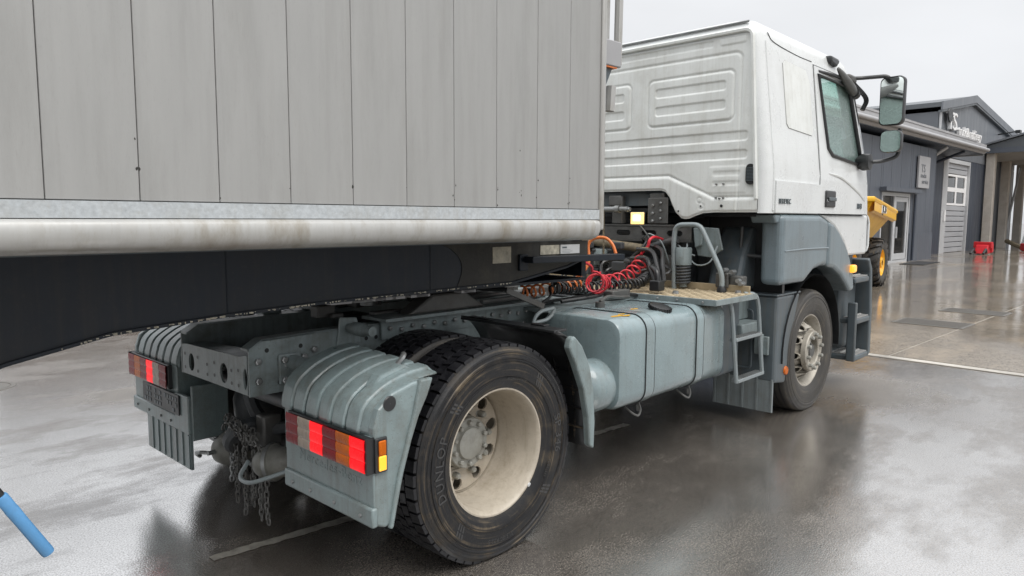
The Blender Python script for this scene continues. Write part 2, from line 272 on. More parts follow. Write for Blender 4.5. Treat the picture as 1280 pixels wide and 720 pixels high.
# ------------------------------------------------------------------ mesh kit
class MB:
    def __init__(s): s.v = []; s.f = []
    def add(s, vs, fs):
        o = len(s.v); s.v += [tuple(p) for p in vs]; s.f += [tuple(i+o for i in f) for f in fs]; return s
    def box(s, x0, x1, y0, y1, z0, z1):
        return s.add([(x0, y0, z0), (x1, y0, z0), (x1, y1, z0), (x0, y1, z0), (x0, y0, z1), (x1, y0, z1), (x1, y1, z1), (x0, y1, z1)],
                     [(3, 2, 1, 0), (4, 5, 6, 7), (0, 1, 5, 4), (1, 2, 6, 5), (2, 3, 7, 6), (3, 0, 4, 7)])
    def prism(s, poly, ax, a, b):
        """polygon in the two other axes (in x<y<z order), extruded along ax from a to b"""
        def P(p, t): q = list(p); q.insert('xyz'.index(ax), t); return q
        n = len(poly)
        return s.add([P(p, a) for p in poly]+[P(p, b) for p in poly],
                     [tuple(range(n-1, -1, -1)), tuple(range(n, 2*n))]+[(i, (i+1) % n, n+(i+1) % n, n+i) for i in range(n)])
    def tube(s, pts, r, n=8, closed=False, caps=True):
        pts = [Vector(p) for p in pts]; k = len(pts); rs = r if hasattr(r, '__len__') else [r]*k
        T = []
        for i in range(k):
            if closed: t = pts[(i+1) % k]-pts[i-1]
            else: t = pts[min(i+1, k-1)]-pts[max(i-1, 0)]
            T.append(t.normalized())
        u = T[0].orthogonal().normalized(); vs = []; fs = []
        for i in range(k):
            u = (u-T[i]*u.dot(T[i])).normalized(); w_ = T[i].cross(u)
            for j in range(n):
                a = 2*PI*j/n; vs.append(pts[i]+(u*math.cos(a)+w_*math.sin(a))*rs[i])
        for i in range(k if closed else k-1):
            i2 = (i+1) % k
            fs += [(i*n+j, i*n+(j+1) % n, i2*n+(j+1) % n, i2*n+j) for j in range(n)]
        if caps and not closed: fs += [tuple(range(n-1, -1, -1)), tuple(range((k-1)*n, k*n))]
        return s.add(vs, fs)
    def lathe(s, prof, c=(0, 0, 0), ax='y', n=32, close=False):
        """prof: (radius, along axis)"""
        vs = []; k = len(prof)
        for j in range(n):
            a = 2*PI*j/n; ca, sa = math.cos(a), math.sin(a)
            for r, h in prof:
                p = {'x': (h, r*ca, r*sa), 'y': (r*ca, h, r*sa), 'z': (r*ca, r*sa, h)}[ax]
                vs.append((p[0]+c[0], p[1]+c[1], p[2]+c[2]))
        fs = []
        for j in range(n):
            j2 = (j+1) % n
            for i in range(k if close else k-1):
                i2 = (i+1) % k; fs.append((j*k+i, j*k+i2, j2*k+i2, j2*k+i))
        return s.add(vs, fs)
    def grid(s, fn, us, vs_):
        nu, nv = len(us), len(vs_)
        return s.add([fn(u, v) for v in vs_ for u in us], [(j*nu+i, j*nu+i+1, (j+1)*nu+i+1, (j+1)*nu+i) for j in range(nv-1) for i in range(nu-1)])
    def disc(s, c, r, ax='y', n=20):
        vs = []
        for j in range(n):
            a = 2*PI*j/n; ca, sa = r*math.cos(a), r*math.sin(a)
            d = {'x': (0, ca, sa), 'y': (ca, 0, sa), 'z': (ca, sa, 0)}[ax]; vs.append((c[0]+d[0], c[1]+d[1], c[2]+d[2]))
        return s.add(vs, [tuple(range(n))])
    def bolt(s, c, r=.012, h=.012, ax='y', sg=-1, n=6):
        return s.lathe([(.0005, sg*h*1.25), (r*.75, sg*h*1.2), (r, sg*h), (r, 0)], c, ax, n)
    def xf(s, mat):
        s.v = [tuple(mat @ Vector(p)) for p in s.v]; return s
ORG = {}
def ob(name, mb, mat, parent=None, smooth=38, bevel=0, seg=2, origin=None, label=None, kind=None, split=False):
    if split:
        par = list(range(len(mb.v)))
        def fd(i):
            while par[i] != i: par[i] = par[par[i]]; i = par[i]
            return i
        for f in mb.f:
            for j in f[1:]: par[fd(j)] = fd(f[0])
        gs = {}
        for f in mb.f: gs.setdefault(fd(f[0]), []).append(f)
        res = None
        for fs_ in gs.values():
            ids = sorted({i for f in fs_ for i in f}); ix = {i: k for k, i in enumerate(ids)}; m = MB(); m.v = [mb.v[i] for i in ids]
            if origin is not None: m.v = [tuple(Vector(p)+Vector(origin)) for p in m.v]
            m.f = [tuple(ix[i] for i in f) for f in fs_]; o = ob(name, m, mat, parent, smooth, bevel, seg, None, label, kind); res = res or o
        return res
    v = np.array(mb.v, dtype=float)
    c = Vector(origin) if origin is not None else Vector((v.min(0)+v.max(0))/2)
    if origin is None: v = v-np.array(c)
    me = bpy.data.meshes.new(name); me.from_pydata(v.tolist(), [], mb.f); me.update()
    if smooth: me.shade_smooth(); me.set_sharp_from_angle(angle=math.radians(smooth))
    if mat is not None: me.materials.append(M[mat] if isinstance(mat, str) else mat)
    o = bpy.data.objects.new(name, me); COL.objects.link(o); ORG[o] = c
    if parent is not None: o.parent = parent; o.location = c-ORG[parent]
    else: o.location = c
    if bevel:
        b = o.modifiers.new('bevel', 'BEVEL'); b.width = bevel; b.segments = seg; b.limit_method = 'ANGLE'; b.angle_limit = math.radians(35); b.harden_normals = False
    if label: o['label'] = label
    if kind: o['kind'] = kind
    return o
def thing(name, label, cat, loc=(0, 0, 0), rz=0, group=None):
    o = bpy.data.objects.new(name, None); COL.objects.link(o); o.location = loc; o.rotation_euler = (0, 0, rz); o.empty_display_size = .2
    o['label'] = label; o['category'] = cat; ORG[o] = Vector((0, 0, 0))
    if group: o['group'] = group
    return o
def tag(o, label, cat, group=None):
    o['label'] = label; o['category'] = cat
    if group: o['group'] = group
    return o
def dup(o, parent=None, loc=None, rz=None):
    c = o.copy(); COL.objects.link(c); ORG[c] = ORG.get(o, Vector())
    if parent is not None: c.parent = parent
    if loc is not None: c.location = loc
    if rz is not None: c.rotation_euler = (0, 0, rz)
    for ch in list(o.children): dup(ch, c)
    return c
def text_mb(txt, size, ext=.002, spacing=1.0):
    cu = bpy.data.curves.new('t', 'FONT'); cu.body = txt; cu.size = size; cu.extrude = ext; cu.align_x = 'CENTER'; cu.align_y = 'CENTER'; cu.space_character = spacing
    cu.resolution_u = 3
    t = bpy.data.objects.new('t', cu); COL.objects.link(t); bpy.context.view_layer.update()
    dg = bpy.context.evaluated_depsgraph_get(); me = bpy.data.meshes.new_from_object(t.evaluated_get(dg))
    mb = MB(); mb.add([tuple(v.co) for v in me.vertices], [tuple(p.vertices) for p in me.polygons])
    bpy.data.objects.remove(t); bpy.data.curves.remove(cu); bpy.data.meshes.remove(me); return mb
def plate2d(loops, thick):
    """flat plate with holes: first loop outline, others holes; returns MB in (u, v, w) with w in +-thick/2"""
    cu = bpy.data.curves.new('p', 'CURVE'); cu.dimensions = '2D'; cu.fill_mode = 'BOTH'; cu.extrude = thick/2
    for lp in loops:
        sp = cu.splines.new('POLY'); sp.points.add(len(lp)-1); sp.use_cyclic_u = True
        for p, q in zip(sp.points, lp): p.co = (q[0], q[1], 0, 1)
    t = bpy.data.objects.new('p', cu); COL.objects.link(t); bpy.context.view_layer.update()
    dg = bpy.context.evaluated_depsgraph_get(); me = bpy.data.meshes.new_from_object(t.evaluated_get(dg))
    mb = MB(); mb.add([tuple(v.co) for v in me.vertices], [tuple(p.vertices) for p in me.polygons])
    bpy.data.objects.remove(t); bpy.data.curves.remove(cu); bpy.data.meshes.remove(me); return mb
def circ2(cx, cy, r, n=16, ry=None): return [(cx+r*math.cos(2*PI*i/n), cy+(ry or r)*math.sin(2*PI*i/n)) for i in range(n)]
def slot2(cx, cy, w_, h, n=8):
    r = h/2; d = w_/2-r
    return [(cx+d+r*math.cos(-PI/2+PI*i/n), cy+r*math.sin(-PI/2+PI*i/n)) for i in range(n+1)]+[(cx-d+r*math.cos(PI/2+PI*i/n), cy+r*math.sin(PI/2+PI*i/n)) for i in range(n+1)]
def fillet(pts, r, n=5):
    pts = [Vector(p) for p in pts]; res = [pts[0]]
    for i in range(1, len(pts)-1):
        a, b, c = pts[i-1], pts[i], pts[i+1]; d1 = (a-b); d2 = (c-b); rr = min(r, d1.length*.49, d2.length*.49)
        p, q = b+d1.normalized()*rr, b+d2.normalized()*rr
        for k in range(n+1):
            t = k/n; res.append(p*(1-t)**2+b*2*t*(1-t)+q*t*t)
    return res+[pts[-1]]
def smooth_path(pts, n=8):
    pts = [Vector(p) for p in pts]; P = [pts[0]*2-pts[1]]+pts+[pts[-1]*2-pts[-2]]; res = []
    for i in range(1, len(P)-2):
        for k in range(n):
            t = k/n; a, b, c, d = P[i-1], P[i], P[i+1], P[i+2]
            res.append(.5*((2*b)+(c-a)*t+(2*a-5*b+4*c-d)*t*t+(3*b-a-3*c+d)*t**3))
    return res+[pts[-1]]
XZY = Matrix(((1, 0, 0, 0), (0, 0, 1, 0), (0, 1, 0, 0), (0, 0, 0, 1)))      # (u,v,w) -> x=u, z=v, y=w
def to_x(x): return Matrix(((0, 0, 1, x), (1, 0, 0, 0), (0, 1, 0, 0), (0, 0, 0, 1)))   # (u,v,w) -> y=u, z=v, x=x+w
def to_y(y): return Matrix(((1, 0, 0, 0), (0, 0, 1, y), (0, 1, 0, 0), (0, 0, 0, 1)))

# ================================================================== SETTING
def structure(o): o['kind'] = 'structure'; return o
g = MB().grid(lambda u, v: (u, v, 0), [-400, -60, -20, -8, 0, 8, 20, 60, 400], [-400, -60, -20, -8, 0, 8, 20, 60, 400])
structure(ob('asphalt_ground', g, 'asphalt', smooth=0))

# concrete apron: pale joint sheet with slabs 4 mm above it, rotated a little like the buildings
APR = math.radians(-2.6)
ap = thing('concrete_apron', '', ''); del ap['label'], ap['category']; structure(ap)
ap.location = (6.38, -1.0, 0); ap.rotation_euler = (0, 0, APR)
base = ob('joint_bed', MB().box(0, 70, -60, 9.5, -.05, .005), 'joint', ap, smooth=0)
structure(ob('kerb_strip', MB().box(6.38, 6.515, -40, 8, -.05, .0085).xf(Matrix.Translation((6.38, -1, 0)) @ Matrix.Rotation(APR, 4, 'Z') @ Matrix.Translation((-6.38, 1, 0))), 'strip', smooth=0))
xs = [0.14, 6.3, 12.6, 18.9, 25.2, 31.5, 40, 50, 69.9]; ys = [-60, -27, -18.5, -13, -8.4, -4.2, 0, 4.2, 9.4]
for i in range(len(xs)-1):
    for j in range(len(ys)-1):
        gp = .012 if i < 4 else .009
        s = MB().box(xs[i]+gp, xs[i+1]-gp, ys[j]+gp, ys[j+1]-gp, -.04, .009+.001*((i*3+j*5) % 3))
        ob('concrete_slab', s, 'concrete', ap, smooth=0)
# drain grates let into the apron
for k, (x, y, lx, ly, lab) in enumerate([(11.75, -.90, .30, .95, 'dark iron drain grate set in the wet concrete, farther of two'), (9.75, -.72, .34, .95, 'dark iron drain grate set in the wet concrete, nearer of two')]):
    t = thing('drain_grate', lab, 'drain grate', (x, y, .012), APR)
    ob('grate_frame', plate2d([[(-lx, -ly*.5), (lx, -ly*.5), (lx, ly*.5), (-lx, ly*.5)], [(-lx+.04, -ly*.5+.04), (lx-.04, -ly*.5+.04), (lx-.04, ly*.5-.04), (-lx+.04, ly*.5-.04)]], .012), 'cast', t, smooth=0)
    nb = int(2*lx/.07)
    for i in range(nb):
        xx = -lx+.06+i*(2*lx-.12)/(nb-1)
        ob('grate_bar', MB().box(xx-.017, xx+.017, -ly*.5+.04, ly*.5-.04, -.01, .003), 'cast', t, smooth=0)
# manhole cover at the left
t = thing('manhole_cover', 'round manhole cover in the wet asphalt at the far left', 'manhole cover', (-.95, 4.45, -.004))
t.scale = (.62, .62, .7)
ob('rim_ring', MB().lathe([(.30, 0), (.30, .012), (.36, .012), (.37, 0)], ax='z', n=32), 'cast', t)
ob('cover_disc', MB().lathe([(.001, .010), (.08, .010), (.085, .006), (.16, .006), (.165, .010), (.285, .010), (.285, 0)], ax='z', n=32), 'cast', t)
# worn white line under the truck (the truck hides its middle)
for (x0, x1, y0, y1, lab) in [(-.95, -.16, -.24, -.33, None), (1.55, 2.16, -.335, -.39, None)]:
    n = 26; vs = []; fs = []
    for i in range(n+1):
        t_ = i/n; x = x0+(x1-x0)*t_; y = y0+(y1-y0)*t_; a = .032+rnd.uniform(-.008, .006); b = .032+rnd.uniform(-.008, .006)
        vs += [(x+rnd.uniform(-.004, .004), y-a, .004), (x, y+b, .004)]
    fs = [(2*i, 2*i+2, 2*i+3, 2*i+1) for i in range(n)]
    structure(ob('painted_line', MB().add(vs, fs), 'line', smooth=0))
lf = MB().add([(0, 0, .004), (.022, -.012, .009), (.04, .0, .006), (.036, .022, .01), (.012, .024, .006), (-.006, .012, .008)], [(0, 1, 2, 3, 4, 5)])
lf.v = [(p[0]+.478, p[1]-.81, p[2]) for p in lf.v]
tag(ob('fallen_leaf', lf, 'leaf', smooth=0), 'small orange red leaf on the asphalt beside the big rear wheel', 'leaf')

# ---------------------------------------------------------------- workshop buildings (local x runs along the walls)
BR = -.045
BL = (28, 4.05, 0)
ann = thing('annex_building', 'low anthracite clad workshop annex with glazed door and projecting eaves', 'building', BL, BR)
X0, X1 = -13.0, 1.75        # annex wall
xs = [X0+i*.98 for i in range(int((X1-X0)/.98)+1)]+[X1]
DX0, DX1, DZ = -4.0, -1.05, 2.5      # door opening
for a, b in zip(xs[:-1], xs[1:]):
    if b-a < .05: continue
    for (lo, hi) in ([(0, 4.3)] if (b <= DX0 or a >= DX1) else []):
        ob('wall_panel', MB().box(a+.008, b-.008, -.06, .0, lo, hi), 'clad', ann, smooth=0)
for a, b in zip(xs[:-1], xs[1:]):
    if b <= DX0 or a >= DX1: continue
    for p, q, lo in [(max(a, DX0), min(b, DX1), DZ), (a, DX0, 0), (DX1, b, 0)]:
        if q-p > .06 and q <= b+1e-6 and p >= a-1e-6: ob('wall_panel', MB().box(p+.008, q-.008, -.06, 0, lo, 4.3), 'clad', ann, smooth=0)
core = MB().box(X0, DX0-.02, .02, 1.2, 0, 4.3).box(DX1+.02, X1, .02, 1.2, 0, 4.3).box(DX0-.02, DX1+.02, .02, 1.2, DZ, 4.3).box(X0, X1, 1.3, 14, 0, 4.2)
ob('wall_core', core, 'clad_dark', ann, smooth=0)
ob('end_wall', MB().box(X1+.003, X1+.05, -.055, 1.1, 0, 4.3), 'clad_dark', ann, smooth=0)
ob('base_trim', MB().box(DX1+.05, X1-.01, -.085, -.063, 0, 1.05), 'clad', ann, smooth=0)
# door: frame, mullions, panes, lintel
d = ob('door', MB().box(DX0, DX0+.12, -.05, .06, 0, DZ).box(DX1-.12, DX1, -.05, .06, 0, DZ).box(DX0+.12, DX1-.12, -.05, .06, DZ-.12, DZ).box(DX0+.12, DX1-.12, -.05, .06, 0, .1), 'frame', ann, smooth=0)
mid = DX0+1.35
ob('mullion', MB().box(mid-.06, mid+.06, -.045, .055, .1, DZ-.12), 'frame', d, smooth=0)
lv = MB()
for a, b in [(mid+.06, DX1-.12)]:
    lv.box(a+.02, a+.16, -.03, .04, .12, DZ-.14).box(b-.16, b-.02, -.03, .04, .12, DZ-.14).box(a+.16, b-.16, -.03, .04, .12, .34).box(a+.16, b-.16, -.03, .04, DZ-.3, DZ-.14)
ob('door_leaf', lv, 'frame', d, smooth=0)
ob('handle', MB().box(mid+.2, mid+.24, -.1, -.05, .9, 1.3), 'frame', d, smooth=0)
for a, b in [(DX0+.12, mid-.06), (mid+.22, DX1-.28)]: ob('pane', MB().box(a, b, .0, .012, .12, DZ-.14), 'pane', d, smooth=0)
ob('lintel', MB().box(DX0-.25, DX1+.55, -.28, -.063, DZ+.03, DZ+.16), 'clad', ann, smooth=0)
ob('downpipe', MB().tube([(DX1+.35, -.12, DZ), (DX1+.35, -.12, .05)], .045, 8), 'clad_dark', ann)
ob('interior_floor', MB().box(DX0, DX1, .06, 1.2, .0, .02), 'concrete', ann, smooth=0)
# eaves / canopy with gutter, runs on past the annex in front of the big door
EX1 = 7.25
ob('eaves_fascia', MB().prism([(-.50, 4.52), (-.42, 4.46), (-.42, 4.86), (-.50, 4.86)], 'x', X0, EX1), 'fascia', ann, smooth=0)
ob('gutter', MB().tube([(X0, -.58, 4.62), (EX1-.05, -.58, 4.62)], .075, 10), 'fascia', ann)
ob('soffit', MB().box(X0, EX1-.02, -.41, .98, 4.44, 4.5), 'clad_dark', ann, smooth=0)
ob('eaves_end', MB().prism([(-.41, 4.40), (1.0, 4.40), (1.0, 5.1), (-.41, 4.84)], 'x', EX1-.015, EX1+.03), 'fascia', ann, smooth=0)
br = MB().tube([(X1+.35, .95, 3.5), (X1+.35, -.32, 4.42)], .07, 8)
ob('eaves_bracket', br, 'frame', ann)
ob('eaves_bracket', MB().tube([(4.6, 1.0, 3.9), (4.6, -.32, 4.42)], .06, 8), 'clad_dark', ann)
# shingle roof: rows of slates, nearest rows built, laid on a deck
sl = .30
ob('roof_deck', MB().prism([(-.44, 4.83), (7.5, 7.212), (7.5, 6.5), (-.44, 4.5)], 'x', X0, 5.55), 'roofdark', ann, smooth=0)
rows = 12; nt_ = 0
for r_ in range(rows):
    y0 = -.46+r_*.65; z0 = 4.88+(y0+.46)*sl
    n = 19
    for k in range(n):
        x0 = -6.6+(k+(r_ % 2)*.5)*.64
        if x0+.62 > 5.5 or nt_ >= 298: continue
        dz = rnd.uniform(0, .015)
        s = MB().add([(x0, y0, z0+.075+dz), (x0+.60, y0, z0+.075+dz), (x0+.60, y0+.75, z0+.75*sl+.012), (x0, y0+.75, z0+.75*sl+.012), (x0, y0, z0+.003), (x0+.60, y0, z0+.003)], [(0, 1, 2, 3), (4, 5, 1, 0)])
        ob('roof_shingle', s, 'shingle', ann, smooth=0); nt_ += 1
ob('eaves_gutter_edge', MB().box(X0, 5.6, -.52, -.42, 4.865, 4.93), 'fascia', ann, smooth=0)

hall = thing('workshop_hall', 'tall gabled grey workshop hall with silver sectional door and white sign', 'building', BL, BR)
HY = 1.02; HX0, HX1, PX = 5.62, 20.5, 10.7
GX0, GX1, GZ = 7.4, 10.95, 4.2
def roofz(x): return 6.42+(7.28-6.42)*(x-HX0)/(PX-HX0) if x < PX else 7.28-(7.28-6.1)*(x-PX)/(HX1-PX)
# gable sheets above, door bay and dark wall below
xs = [HX0+i*1.1 for i in range(int((HX1-HX0)/1.1)+1)]+[HX1]
for a, b in zip(xs[:-1], xs[1:]):
    if b-a < .06: continue
    pts = [(a+.006, 4.42), (b-.006, 4.42), (b-.006, roofz(b)-.1)]+([(PX, roofz(PX)-.1)] if a < PX < b else [])+[(a+.006, roofz(a)-.1)]
    ob('gable_sheet', MB().prism(pts, 'y', HY-.04, HY), 'clad_mid', hall, smooth=0)
for (a, b, mt) in [(X1+.06, GX0-.75, 'clad_dark'), (GX1+.12, GX1+3.3, 'clad_dark'), (GX1+3.34, HX1, 'clad_mid')]:
    n = max(1, int((b-a)/1.0))
    for i in range(n): ob('wall_panel', MB().box(a+(b-a)*i/n+.006, a+(b-a)*(i+1)/n-.006, HY-.04, HY, 0, 4.40), mt, hall, smooth=0)
ob('hall_core', MB().prism([(X1+.06, 0), (HX1, 0), (HX1, 5.9), (PX, 7.1), (HX0+.05, 6.3), (HX0+.05, 4.0), (X1+.06, 4.0)], 'y', HY+.30, 20), 'clad_dark', hall, smooth=0)
ob('side_wall', MB().box(HX0-.03, HX0+.03, HY, 20, 4.4, 6.3), 'clad_mid', hall, smooth=0)
ob('wall_core', MB().box(GX1+.13, HX1, HY+.004, HY+.29, 0, 5.9).box(X1+.07, GX0-.76, HY+.004, HY+.29, 0, 4.3).box(HX0+.04, GX1+.12, HY+.004, HY+.29, 4.42, 6.2), 'clad_dark', hall, smooth=0)
for sgn, (xa, xb) in (('l', (HX0-.25, PX)), ('r', (PX, HX1+.2))):
    za, zb = roofz(max(xa, HX0))-(.03 if sgn == 'l' else 0), roofz(min(xb, HX1))
    ob('verge_board', MB().prism([(xa, za-.06), (xb, zb-.06), (xb, zb+.30), (xa, za+.30)], 'y', HY-.22, HY-.14), 'clad_mid', hall, smooth=0)
    ob('roof', MB().prism([(xa, za+.08), (xb, zb+.08), (xb, zb+.28), (xa, za+.28)], 'y', HY-.13, 20), 'roofdark', hall, smooth=0)
    ob('verge_trim', MB().prism([(xa, za-.16), (xb, zb-.16), (xb, zb-.07), (xa, za-.07)], 'y', HY-.2, HY-.045), 'roofdark', hall, smooth=0)
ob('corner_trim', MB().box(HX0-.05, HX0+.12, HY-.1, HY-.045, 4.5, 6.3), 'frame', hall, smooth=0)
# sectional door
gd = ob('sectional_door', MB().box(GX0-.74, GX0, HY-.06, HY+.1, 0, 4.38).box(GX1, GX1+.11, HY-.06, HY+.1, 0, 4.38).box(GX0, GX1, HY-.05, HY+.1, GZ, 4.38), 'frame', hall, smooth=0)
nz_ = 17
for i in range(nz_):
    z0 = .02+i*GZ/nz_; z1 = .02+(i+1)*GZ/nz_-.025
    if 9 <= i <= 14: continue
    ob('door_panel', MB().box(GX0+.01, GX1-.01, HY+.04, HY+.1, z0, z1-.004), 'shutter', gd, smooth=0, bevel=.012, seg=1)
zA, zB = .02+9*GZ/nz_, .02+15*GZ/nz_
wf = MB()
cols = [GX0+.02, GX0+.45, (GX0+GX1)/2+.05, GX1-.25, GX1-.02]
wf.box(GX0+.01, GX0+.35, HY+.04, HY+.1, zA, zB-.03).box(GX1-.35, GX1-.01, HY+.04, HY+.1, zA, zB-.03)
xm = (GX0+GX1)/2; zm = (zA+zB)/2
wf.box(xm-.12, xm+.12, HY+.042, HY+.1, zA, zB-.03)
for a, b in ((GX0+.35, xm-.12), (xm+.12, GX1-.35)):
    for z0, z1 in ((zA, zA+.1), (zm-.1, zm+.1), (zB-.13, zB-.03)): wf.box(a, b, HY+.044, HY+.1, z0, z1)
ob('window_frame', wf, 'letterwhite', gd, smooth=0)
for a, b in ((GX0+.36, xm-.13), (xm+.13, GX1-.36)):
    for z0, z1 in ((zA+.11, zm-.11), (zm+.11, zB-.14)): ob('window_pane', MB().box(a, b, HY+.07, HY+.09, z0, z1), 'pane', gd, smooth=0)
ob('wall_switch', MB().box(GX0-.45, GX0-.25, HY-.12, HY-.063, 1.5, 2.0), 'letterwhite', hall, smooth=0)
ob('wall_lamp', MB().tube([(16.0, HY-.06, 6.15), (15.9, HY-.9, 6.25)], .035, 6).box(15.7, 16.1, HY-1.1, HY-.88, 6.15, 6.3), 'black', hall)
# lettering on the gable
sg = thing('shop_sign', 'white raised letters and tall logo on the gable above the silver door', 'sign', BL, BR)
mb = text_mb('trucks&machinery', 1.0, .06, .82); v = np.array(mb.v); sx = 4.0/(v[:, 0].max()-v[:, 0].min())
mb.v = [((p[0]-v[:, 0].min())*sx+8.05, HY-.16-p[2], 5.66+p[1]*.66) for p in mb.v]; ob('letters', mb, 'letterwhite', sg, smooth=0)
mb = text_mb('TS', 1.0, .06, .7); v = np.array(mb.v); sx = 1.45/(v[:, 0].max()-v[:, 0].min())
mb.v = [((p[0]-v[:, 0].min())*sx+6.25, HY-.16-p[2], 5.95+p[1]*1.1) for p in mb.v]; ob('logo', mb, 'letterwhite', sg, smooth=0)
ob('logo_disc', MB().lathe([(.001, -.05), (.32, -.05), (.34, 0)], (6.5, HY-.2, 6.22), 'y', 18), 'black', sg)
pq = thing('wall_plaque', 'tall pale sign board with dark print on the anthracite wall beside the door', 'sign', BL, BR)
ob('board', MB().box(-.62, .68, -.16, -.1, 2.75, 3.92), 'fascia', pq, smooth=0)
for s_, sz, px, pz in (('TS', .42, .22, 3.46), ('trucks', .24, .28, 3.2), ('service', .24, .5, 2.98)):
    mb = text_mb(s_, sz, .004); mb.v = [(p[0]*1.1+px-.35, -.166-p[2], p[1]+pz) for p in mb.v]; ob('print', mb, 'clad_mid', pq, smooth=0)
tag(ob('floor_mat', MB().box(24.9, 27.2, 3.0, 3.75, .012, .03), 'mat', smooth=0), 'dark floor mat lying on the concrete in front of the glazed door', 'floor mat')

# ---------------------------------------------------------------- open shelter at the far right
sh = thing('open_shelter', 'open drive in shelter with pale posts and grey pitched roof beside the hall', 'shelter', BL, BR)
SX0, SX1 = 13.6, 34.0; SYL, SYR, SZ = 1.0, -9.5, 5.05
posts = [13.9, 17.2, 20.9, 25.0, 29.5]
for x in posts: ob('post', MB().box(x-.2, x+.2, .52, .92, 0, 5.0), 'concrete_post', sh, smooth=0, bevel=.02, seg=1)
for x in posts: ob('post', MB().box(x-.2, x+.2, SYR, SYR+.42, 0, 5.0), 'concrete_post', sh, smooth=0, bevel=.02, seg=1)
ym = (SYL+SYR)/2
ob('eaves_beam', MB().box(SX0, SX1, .52, .90, 5.0, 5.25), 'clad_dark', sh, smooth=0)
ob('eaves_beam', MB().box(SX0, SX1, SYR+.02, SYR+.40, 5.0, 5.25), 'clad_dark', sh, smooth=0)
ob('front_truss', MB().box(SX0-.15, SX0, SYR-.2, SYL+.1, 4.98, 5.24), 'clad', sh, smooth=0)
ob('gable_sheet', MB().prism([(SYR-.2, 5.245), (SYL+.1, 5.245), (SYL+.1, 5.3), (ym, 6.75), (SYR-.2, 5.3)], 'x', SX0-.12, SX0-.02), 'roofdark', sh, smooth=0)
ob('roof', MB().prism([(SYR-.3, 5.31), (ym, 6.8), (SYL+.2, 5.31), (SYL+.2, 5.4), (ym, 6.9), (SYR-.3, 5.4)], 'x', SX0-.25, SX1), 'clad_mid', sh, smooth=0)
us = np.linspace(SX0+.05, SX1, 50); vs = np.linspace(SYR+.3, SYL-.2, 16)
ob('ceiling_tarp', MB().grid(lambda x, y: (x, y, 4.9+.22*math.cos((x-SX0)*2*PI/3.3)-.06*math.sin(y*1.7)), us, vs), 'tarp', sh)
ob('brace', MB().tube([(17.4, .7, .1), (20.6, .7, 4.6)], .06, 6), 'frame', sh)
ob('brace', MB().tube([(21.1, .45, .1), (24.6, .45, 3.0)], .07, 6), 'frame', sh)
ob('curtain_rail', MB().tube([(19.2, .85, 0), (19.2, .85, 4.9)], .08, 6), 'frame', sh)
tag(ob('back_wall', MB().box(64.0, 64.3, -14, 2.6, 0, 2.3), 'black', smooth=0), 'low black wall closing the yard behind the shelter posts', 'wall')
fh = thing('far_house', 'small distant house with tiled roof seen between the shelter posts', 'house', (88, 2.5, 0), .2)
ob('wall', MB().box(-4, 4, -5, 5, 0, 3.4), 'farhouse', fh, smooth=0)
ob('roof', MB().prism([(-5.5, 3.3), (5.5, 3.3), (0, 5.4)], 'x', -4.4, 4.4), 'roofdark', fh, smooth=0)
for y in (-2.5, 1.5): ob('window', MB().box(-4.08, -4.0, y-.5, y+.5, 1.1, 2.4), 'letterwhite', fh, smooth=0)
# red attachment lying in front of the first post
rt = thing('red_attachment', 'bright red loader attachment lying on the wet concrete by the shelter post', 'machine', (35.6, 3.15, 0), BR)
rt.scale = (.52, .7, .55)
ob('body', MB().prism([(-.9, .1), (-.5, .75), (-.1, .95), (.5, .8), (1.1, .35), (1.1, .1)], 'y', -.35, .35), 'redpaint', rt, smooth=0, bevel=.06)
ob('mount', MB().box(-.35, .25, -.5, .5, .55, 1.05).box(.3, .75, -.45, -.3, .2, .9), 'redpaint', rt, smooth=0, bevel=.04)
ob('fork_arm', MB().tube([(-.8, -.3, .2), (-1.6, -.4, .5), (-2.1, -.35, .15)], .08, 8), 'black', rt)
ob('fork_arm', MB().tube([(-.8, .3, .2), (-1.5, .3, .42), (-2.0, .35, .12)], .08, 8), 'black', rt)
bt = thing('red_tow_bar', 'short red and rusty tow bar lying right of the red attachment', 'tow bar', (42.3, 2.85, .1), .5)
ob('bar', MB().tube([(-1.1, 0, .0), (1.0, .1, .35)], .12, 8), 'stain', bt); ob('eye', MB().box(-1.5, -.9, -.2, .2, -.08, .3), 'redpaint', bt, bevel=.04)

# ---------------------------------------------------------------- yellow site dumper behind the cab
dm = thing('site_dumper', 'yellow site dumper with chunky tyres parked in front of the glazed door', 'dumper', (15.45, 2.60, 0), PI+.08)
def dump_skip():
    top = [(-1.15, -.95, 1.75), (-1.15, .95, 1.75), (1.2, .95, 2.0), (1.2, -.95, 2.0)]
    bot = [(-.62, -.55, 1.1), (-.62, .55, 1.1), (.8, .55, 1.16), (.8, -.55, 1.16)]
    return MB().add(top+bot, [(4, 5, 6, 7), (0, 1, 5, 4), (1, 2, 6, 5), (2, 3, 7, 6), (3, 0, 4, 7)])
sk = ob('skip', dump_skip(), 'yellow', dm, smooth=0)
sk.modifiers.new('solid', 'SOLIDIFY').thickness = .05
ob('skip_rim', MB().tube([(-1.15, -.95, 1.75), (-1.15, .95, 1.75), (1.2, .95, 2.0), (1.2, -.95, 2.0)], .06, 8, closed=True), 'yellow', sk)
for sy in (-1, 1): ob('skip_band', MB().add([(-1.16, sy*.97, 1.54), (1.2, sy*.97, 1.76), (1.2, sy*.97, 1.98), (-1.16, sy*.97, 1.74), (-1.16, sy*.9, 1.5), (1.2, sy*.9, 1.72)], [(0, 1, 2, 3), (0, 1, 5, 4)]), 'yellow', sk, smooth=0)
